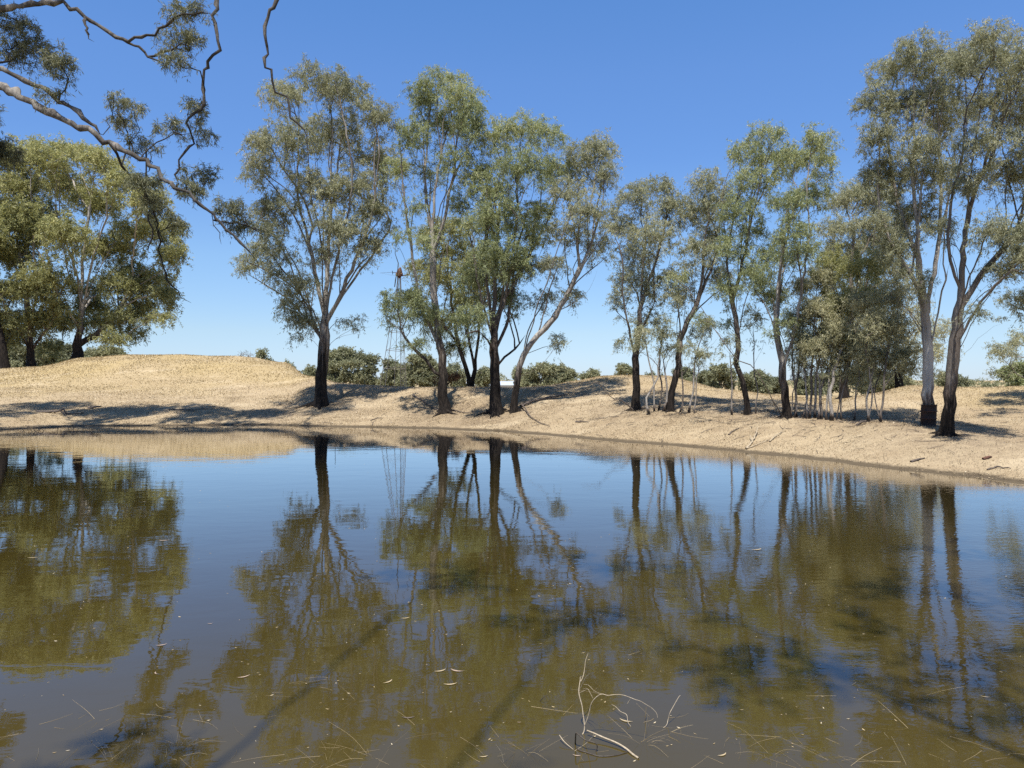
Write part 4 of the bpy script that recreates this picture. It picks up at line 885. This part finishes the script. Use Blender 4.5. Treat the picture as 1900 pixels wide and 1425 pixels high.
stick('fallen_branch', 'thin dark branch sliding from the leaning pale gum down to the water', 'branch', [(966, 47.2, .3), (975, 46, .22), (983, 44.6, .1), (1000, 43, .03), (1020, 41.6, .03)], .045, M_STICK, seed=6)
stick('fallen_branch', 'dark stick slanting to the left foot of the kinked gum', 'branch', [(766, 53.2, .02), (785, 51.5, .05), (802, 50.3, .05), (816, 49.4, .03)], .07, M_STICK, seed=7)
stick('fallen_branch', 'thin stick below the right foot of the kinked gum', 'branch', [(840, 49, .1), (860, 48, .05), (878, 47.4, .12), (882, 46.6, .0)], .04, M_STICK, seed=8)
stick('fallen_branch', 'short thick stick on the bare sand left of the narrow upright gum', 'branch', [(1068, 41.4, .0), (1080, 41, .04), (1092, 40.6, .02)], .05, M_STICK, seed=9)
stick('fallen_branch', 'pale forked branch lying at the waterline below the thicket', 'branch', [(1384, 30.6, .02), (1394, 31.3, .05), (1402, 32.2, .10), (1406, 32.8, .22)], .05, M_PALEST, .4, 10, [[(1384, 30.6, .02), (1405, 30.9, .03), (1424, 31.2, .05)], [(1396, 31.5, .08), (1390, 32.2, .18)], [(1428, 31, .02), (1440, 31.6, .06), (1458, 32.3, .1)]])
stick('fallen_branch', 'dark sticks heaped between the forked gum and the pale footed sapling pair', 'branch', [(1588, 31, 0), (1602, 30.9, .1), (1612, 30.6, .05)], .05, M_STICK, seed=11, sub=[[(1590, 30.7, .05), (1600, 31.2, .12)], [(1595, 31.2, .02), (1608, 30.4, .12)]])
stick('fallen_branch', 'flat dark bark strip on the ground in front of the rough barked gum', 'branch', [(1690, 24.9, .0), (1705, 25, .03), (1716, 25, .01)], .05, M_STICK, seed=12)
stick('fallen_branch', 'reddish brown bark slab on the shaded ground at the right', 'branch', [(1824, 24.0, .0), (1832, 24, .03), (1840, 24.1, .0)], .06, M_RUST2, seed=13)
stick('fallen_branch', 'long dark stick on the ground at the far right', 'branch', [(1832, 23.0, 0), (1850, 23.0, .04), (1875, 22.6, .02)], .035, M_STICK, seed=14)
stick('fallen_branch', 'short dark stick on the open bank above the pale forked branch', 'branch', [(1352, 33.5, 0), (1362, 33.9, .03), (1372, 34.2, .02)], .045, M_STICK, seed=15)
stick('fallen_branch', 'small upright twig cluster at the water below the lone gum', 'branch', [(690, 46.6, 0), (693, 46.8, .2), (699, 46.8, .3)], .03, M_STICK, seed=16, sub=[[(693, 46.8, .1), (687, 46.8, .28)]])
stick('fallen_branch', 'short dark stick lying on the bank above the small upright twig cluster', 'branch', [(688, 48, .0), (702, 48.6, .04), (710, 48.4, .02)], .04, M_STICK, seed=17)
# drowned twigs standing in the water at the left
rng = np.random.default_rng(9)
for cx_, n_, dd_, lb in ((322, 8, 44.5, 'drowned dark twigs standing out of the water below the mound'), (128, 5, 43.6, 'loop of dark drowned twigs at the shaded left waterline'), (68, 7, 42.8, 'tangle of dark twigs in the water near the left edge')):
    mb = MB(); base = P(cx_, 0, dd_) * (1, 1, 0)
    for k in range(n_):
        x0 = base[0] + rng.uniform(-.7, .7); y0 = base[1] + rng.uniform(-.5, .5); mb.tube([base + (0, 0, -.12), ((x0 + base[0]) / 2, (y0 + base[1]) / 2, -.1), (x0, y0, -.2)], [.03, .025, .022], 5); s_ = rng.choice((-1, 1))
        q = [np.array((x0, y0, -.3))]; a0 = rng.uniform(-.4, .4)
        for t in range(6):
            a0 += rng.normal(0, .55); q.append(q[-1] + np.array((math.sin(a0) * .16 * s_, rng.normal(0, .05), .13 * math.cos(a0))))
        mb.tube(spline(q, .06), np.linspace(.022, .007, len(spline(q, .06))), 5)
    tag(mb.build('drowned_twigs', M_BLACKST, None, base, True), lb, 'twigs')
# roots spreading from the feet of the nearest visible trunks are part of the litter below
# ------------------------------------------------------------------ dead branch in the foreground water (traced at its own distance)
def zp(zx, zy, d): return P(1000 + zx / 5.815, 1180 + zy / 5.815, d)
fb = zp(465, 1075, 6.15)
mb = MB(); rng = np.random.default_rng(21)
def ftw(pts, r0, r1, d0=6.15, d1=6.15):
    r0, r1 = r0 * .78, r1 * .9
    W = np.array([zp(x, y, d0 + (d1 - d0) * k / (len(pts) - 1)) for k, (x, y) in enumerate(pts)]); W = spline(W, .012)
    mb.tube(W, np.linspace(r0, r1, len(W)), 7, .08)
ftw([(455, 1100), (470, 1062), (488, 1025), (491, 970), (484, 900), (475, 840), (466, 760), (448, 690), (434, 635), (430, 585), (438, 520), (446, 470)], .0068, .0042, 6.15, 6.3)
ftw([(446, 470), (444, 448), (458, 438)], .003, .0018, 6.3, 6.32)
ftw([(444, 500), (462, 470), (482, 415), (494, 340), (504, 262), (530, 188)], .0042, .0014, 6.3, 6.45)
ftw([(491, 970), (518, 905), (543, 825), (560, 745), (590, 690), (636, 646), (682, 627), (740, 641), (800, 635), (860, 632), (920, 641), (980, 662), (1040, 686), (1092, 702), (1150, 736), (1220, 780), (1268, 832), (1280, 880)], .0060, .0012, 6.15, 5.9)
ftw([(436, 600), (466, 520), (496, 462), (525, 425), (552, 404)], .0034, .0016, 6.28, 6.15)
ftw([(440, 612), (490, 590), (528, 574), (556, 622), (582, 672)], .0030, .0010, 6.28, 6.1)
ftw([(470, 575), (510, 565), (540, 580)], .0026, .0012, 6.28, 6.1)
ftw([(484, 522), (535, 532), (598, 592), (680, 628)], .0022, .0012, 6.28, 6.1)
tag(mb.build('dead_branch', M_PALEST, None, fb, True), 'bleached forked dead branch rising out of the shallow water in the foreground', 'branch')
def wpt(px, py, z=0.0):                              # a point on (or z above) the water seen at a pixel
    d = F * (CZ - z) / (py - HY); return P(px, py, d)
def zw(zx, zy, z=0.0): return wpt(1000 + zx / 5.815, 1180 + zy / 5.815, z)
def wline(name, pts, r0, r1, mat, label, cat, zs=None, k=7):
    r0, r1 = r0 * .7, r1 * .7
    W = np.array([zw(x, y, (zs[i] if zs else .006)) for i, (x, y) in enumerate(pts)]); W = spline(W, .015); m_ = MB(); m_.tube(W, np.linspace(r0, r1, len(W)), k, .12)
    return tag(m_.build(name, mat, None, W[0], True), label, cat)
wline('fallen_branch', [(520, 1020), (600, 1052), (690, 1092), (780, 1128), (860, 1165), (915, 1198), (960, 1230), (1010, 1275), (1075, 1320)], .008, .013, M_PALEST, 'bleached stick lying half sunk across the shallows right of the forked dead branch', 'branch', [.05, .045, .035, .03, .025, .02, .012, .008, .004])
wline('drowned_branch', [(404, 1210), (440, 1235), (530, 1262), (640, 1295), (740, 1297), (850, 1283), (952, 1254)], .010, .006, M_BLACKST, 'dark waterlogged branch lying under the bleached stick', 'branch', [.004] * 7)
wline('drowned_branch', [(392, 1195), (394, 1120), (402, 1045), (440, 1075), (500, 1122), (560, 1140), (612, 1158), (630, 1195), (610, 1262)], .010, .006, M_BLACKST, 'black broken stub with a looping side shoot at the foot of the forked dead branch', 'branch', [-.05, .05, .13, .11, .09, .08, .07, .04, -.01])
wline('dead_twig', [(222, 1072), (262, 1128), (310, 1175), (372, 1226)], .006, .003, M_PALEST, 'short pale twig floating left of the black stub', 'twig', [.05, .035, .02, .002])
wline('dead_twig', [(1290, 1020), (1372, 968), (1392, 905), (1412, 832), (1450, 760), (1510, 655), (1525, 640)], .004, .0025, M_PALEST, 'thin curved pale twig rising from the water right of the dead branch', 'twig', [-.02, .01, .04, .10, .14, .2, .21])
wline('dead_twig', [(0, 720), (45, 668), (92, 635)], .005, .003, M_BLACKST, 'small dark twig poking out of the water left of the dead branch', 'twig', [-.02, .05, .08])
wline('dead_twig', [(1145, 930), (1148, 860), (1158, 765)], .004, .003, M_STRAW, 'short upright straw coloured stalk right of the dead branch', 'twig', [-.01, .05, .12])
wline('dead_twig', [(785, 740), (830, 765), (880, 815), (945, 850), (960, 930), (990, 975)], .003, .0035, M_PALEST, 'knobbly small twig with side shoots floating inside the arch of the dead branch', 'twig', [.06, .06, .05, .05, .03, 0.0])

# floating gum leaves
def float_leaf(px, py, L_px, ang, label, col, curl=.38, wr=.15, seed=0):
    c = wpt(px, py, .004); m = c[1] / F; L = L_px * m
    ca_, sa_ = math.cos(ang), math.sin(ang); n_ = 9; V = []
    for q in range(n_):
        t = q / (n_ - 1); u = (t - .5) * L; wv_ = L * wr * .5 * math.sin(math.pi * min(1, t * 1.02)) ** .8 + .0006; sx_ = curl * L * (t - .5) ** 2 * 2
        for s_ in (-1, 0, 1):
            lx, ly = u, s_ * wv_ + sx_; V.append((c[0] + lx * ca_ - ly * sa_, c[1] + lx * sa_ + ly * ca_, .003 + abs(s_) * wv_ * .35 + (t - .5) ** 2 * L * .12))
    Qd = [(r * 3 + s_, r * 3 + s_ + 1, r * 3 + s_ + 4, r * 3 + s_ + 3) for r in range(n_ - 1) for s_ in (0, 1)]
    o = mk_mesh('floating_leaf', V, Qd, col, {'tone': np.full(len(V), .55)}, True, None, c)
    tag(o, label, 'leaf', 'gum leaves floating on the pond')
M_LEAFP = simple_mat('dry_pinkish_leaf', (.40, .30, .22), (.26, .19, .13), 60); M_LEAFS = simple_mat('dry_straw_leaf', (.44, .35, .21), (.30, .235, .13), 60)
FL = [(722, 1265, 22, .9, 'curled straw coloured leaf floating alone left of the middle of the foreground', M_LEAFS), (453, 1256, 24, .6, 'straight pale leaf left of the curled straw coloured leaf', M_LEAFP), (390, 1157, 10, .2, 'small round pinkish leaf on the dark reflection at the left', M_LEAFP),
 (288, 1249, 14, -.9, 'short pink leaf on the blue reflection at the left', M_LEAFP), (818, 1245, 24, .5, 'left leaf of the touching pair in the mid foreground', M_LEAFS), (846, 1245, 28, -.4, 'right leaf of the touching pair in the mid foreground', M_LEAFP), (836, 1270, 26, .2, 'thin leaf just below the touching pair', M_LEAFS),
 (753, 1147, 18, .4, 'narrow leaf floating on the green reflection above the middle', M_LEAFS), (300, 1197, 20, .5, 'thin leaf in the blue gap of the reflection at the left', M_LEAFP), (60, 1035, 18, .3, 'far yellow leaf near the left edge', M_LEAFS), (1406, 1020, 24, .4, 'pale leaf far out on the brown reflection at the right', M_LEAFS),
 (1070, 1402, 16, -.2, 'cupped white leaf below the black stub', M_LEAFP), (1160, 1338, 26, -.5, 'bleached leaf within the arch of the dead branch', M_LEAFS), (1342, 1401, 22, .5, 'pale leaf at the bottom right of the middle', M_LEAFS), (303, 1003, 20, .1, 'thin far leaf on the blue water at the left', M_LEAFP), (757, 1332, 26, .05, 'dark leaf left of the middle of the foreground', M_STICK),
 (898, 1404, 16, .2, 'small bright leaf at the bottom centre left of the stub', M_LEAFS), (963, 1340, 7, 0, 'tiny white leaf chip on the green reflection left of the dead branch', M_LEAFP), (1828, 1293, 16, -.4, 'small bright leaf near the right edge', M_LEAFS)]
for k, f_ in enumerate(FL): float_leaf(*f_[:5], f_[5], seed=k)

# drowned grass and straw in the near shallows
rng = np.random.default_rng(31); mb = MB()
def blade(p0, p1, sag, r, tone):
    W = np.array([p0, (p0 + p1) / 2 + sag, p1]); W = spline(W, .05); mb.tube(W, np.linspace(r, r * .45, len(W)), 3, tone=tone)
CLX = [60, 150, 330, 450, 560, 620, 700, 960, 1100, 1200, 1440, 1540, 1650, 1800]; CLY = [1390, 1330, 1345, 1395, 1290, 1400, 1415, 1405, 1330, 1370, 1390, 1420, 1330, 1385]
for k in range(150):
    px = rng.uniform(-40, 1940); u = rng.random() ** .55; py = 1180 + u * 290
    if rng.random() < .75: kq = rng.integers(0, 14); px, py = CLX[kq] + rng.normal(0, 60), CLY[kq] + rng.normal(0, 26)
    if py < 1120: continue
    p0 = wpt(px, py, .002); L = rng.uniform(.06, .42) * (.5 + .6 * u); a_ = rng.uniform(0, 6.28); up = rng.random() < .30
    p1 = p0 + (math.cos(a_) * L, math.sin(a_) * L, (rng.uniform(.2, .7) * L if up else rng.uniform(-.002, .006)))
    if up: p0[2] = -.03
    blade(p0, p1, np.array((rng.normal(0, .05) * L, rng.normal(0, .05) * L, 0.0 if not up else rng.uniform(-.05, .08) * L)), rng.uniform(.0006, .0014), rng.uniform(.05, .6) if rng.random() < .8 else rng.uniform(.6, 1))
for cx_, cy_, n_ in ((612, 1420, 16), (690, 1412, 12), (1195, 1385, 26), (1420, 1405, 12), (200, 1420, 14), (965, 1400, 10), (1545, 1420, 8), (330, 1395, 12)):
    c = wpt(cx_, cy_, -.04)
    for q in range(n_ * 2 // 3):
        a_ = rng.uniform(0, 6.28); L = rng.uniform(.12, .42); p1 = c + (math.cos(a_) * L, math.sin(a_) * L * .8, .04 + rng.uniform(0, .22) * (rng.random() < .6))
        blade(c + rng.normal(0, .02, 3), p1, np.array((0, 0, rng.uniform(0, .05))), rng.uniform(.0006, .0013), rng.uniform(.15, .75))
so = mb.build('water_grass', M_STRAW, None, None); tag(so, 'dry grass stalks scattered and standing in the near shallows', 'grass', kind='stuff')
# specks of leaf and foam scattered over the pond
N = 420; px = rng.uniform(-20, 1920, N); py = 830 + 590 * rng.random(N) ** 1.1
c = np.array([wpt(a_, b_, .003) for a_, b_ in zip(px, py)]); c = c[sdf(c[:, 0], c[:, 1]) < -.3]; N = len(c)
an = rng.uniform(0, 6.28, N); l = rng.uniform(.012, .05, N) * (.6 + c[:, 1] / 25); wv_ = l * rng.uniform(.15, .5, N); ux = np.c_[np.cos(an), np.sin(an), np.zeros(N)]; uy = np.c_[-np.sin(an), np.cos(an), np.zeros(N)]
V = np.stack([c - ux * l[:, None] / 2, c + uy * wv_[:, None] / 2, c + ux * l[:, None] / 2 + (0, 0, .004), c - uy * wv_[:, None] / 2], 1).reshape(-1, 3)
tag(mk_mesh('floating_specks', V, np.arange(4 * N).reshape(-1, 4), M_STRAW, {'tone': np.repeat(rng.uniform(.3, 1, N), 4)}), 'tiny pale specks of leaf floating all over the pond', 'leaf specks', kind='stuff')

# ------------------------------------------------------------------ leaf litter and dry grass on the banks
rng = np.random.default_rng(41)
def scatter(N, dlo, dhi, pw, smin, smax):
    px = rng.uniform(-480, 2300, N); d = dlo + (dhi - dlo) * rng.random(N) ** pw
    x = (px - HX) / F * d; y = d; s = sdf(x, y); k = (s > smin) & (s < smax); return x[k], y[k], s[k]
x, y, s = scatter(1150000, 18, 64, .9, .05, 22)
dn = .35 + .65 * np.clip(.5 + vnoise(x, y, 1.6, 11) + .5 * vnoise(x, y, .6, 12), 0, 1); k = rng.random(len(x)) < dn * np.where(s > 12, .45, 1); x, y, s = x[k], y[k], s[k]
N = len(x); z = ground(x, y) + .012
an = rng.uniform(0, 6.28, N); l = rng.uniform(.025, .075, N) * (.35 + y / 45); wv_ = l * rng.uniform(.12, .42, N)
ux = np.c_[np.cos(an), np.sin(an), rng.normal(0, .35, N)]; uy = np.c_[-np.sin(an), np.cos(an), rng.normal(0, .5, N)]; c = np.c_[x, y, z]
V = np.stack([c - ux * l[:, None] / 2, c + uy * wv_[:, None] / 2, c + ux * l[:, None] / 2, c - uy * wv_[:, None] / 2], 1); V[:, :, 2] += (.02 - np.minimum(0, (V[:, :, 2] - z[:, None]).min(1)))[:, None] * .8
tn = np.clip(rng.beta(1.9, 1.2, N) * .95 + .12 * vnoise(x, y, 2.5, 14), 0, 1)
tag(mk_mesh('leaf_litter', V.reshape(-1, 3), np.arange(4 * N).reshape(-1, 4), M_LITTER, {'tone': np.repeat(tn, 4)}), 'fallen leaves, bark chips and twigs strewn over the bank', 'leaf litter', kind='stuff')
x, y, s = scatter(540000, 30, 86, .8, 9, 60)
gk = np.clip((s - 12 + 3 * vnoise(x, y, 4, 5)) / 5, 0, 1) * np.clip(.7 + .6 * vnoise(x, y, 2.2, 16), .1, 1); k = rng.random(len(x)) < gk; x, y = x[k], y[k]; N = len(x); z = ground(x, y)
h_ = rng.uniform(.03, .10, N) * (y / 65); an = rng.uniform(0, 6.28, N); wv_ = rng.uniform(.012, .035, N) * (y / 60); c = np.c_[x, y, z - .01]; lean = np.c_[rng.normal(0, .8, N), rng.normal(0, .8, N), np.ones(N)] * h_[:, None]
ux = np.c_[np.cos(an), np.sin(an), np.zeros(N)] * wv_[:, None]
V = np.stack([c - ux, c + ux, c + lean + ux * .3, c + lean - ux * .3], 1)
tag(mk_mesh('dry_grass', V.reshape(-1, 3), np.arange(4 * N).reshape(-1, 4), M_STRAW, {'tone': np.repeat(np.clip(rng.normal(.58, .22, N), 0, 1), 4)}), 'short straw coloured dry grass covering the mounds', 'grass', kind='stuff')

la = np.zeros(len(xr))
for bx_, by_, br_ in BASES:
    if 15 < by_ < 66: la = np.maximum(la, (.55 + min(br_, .3)) * np.exp(-((xr - bx_) ** 2 + ((yr - by_) * .8) ** 2) / (2 * (1.2 + 5.5 * br_) ** 2)))
at_ = g.data.attributes.new('litter', 'FLOAT', 'POINT'); at_.data.foreach_set('value', np.clip(la, 0, 1).astype(np.float32))

rng = np.random.default_rng(61); mb = MB()
for k in range(520):
    if k % 3: bx_, by_, br_ = BASES[rng.integers(0, 36)]; x_, y_ = bx_ + rng.normal(0, 2.6), by_ + rng.normal(-.5, 2.4)
    else: d = rng.uniform(20, 56); x_, y_ = (rng.uniform(-50, 1950) - HX) / F * d, d
    if y_ < 18 or y_ > 60 or sdf([x_], [y_])[0] < .2: continue
    L = rng.uniform(.15, .9) * (.4 + y_ / 60); a_ = rng.uniform(0, 3.14); pts = []
    for t in (-.5, -.15, .2, .5): xx = x_ + L * t * math.cos(a_) + rng.normal(0, .03); yy = y_ + L * t * math.sin(a_) + rng.normal(0, .03); pts.append((xx, yy, gz(xx, yy) + rng.uniform(.01, .07)))
    r_ = rng.uniform(.005, .014) * (.4 + y_ / 60); mb.tube(pts, [r_, r_, r_ * .8, r_ * .4], 4)
tag(mb.build('fallen_twigs', M_STICK), 'small fallen twigs strewn over the bank around the tree feet', 'twigs', kind='stuff')
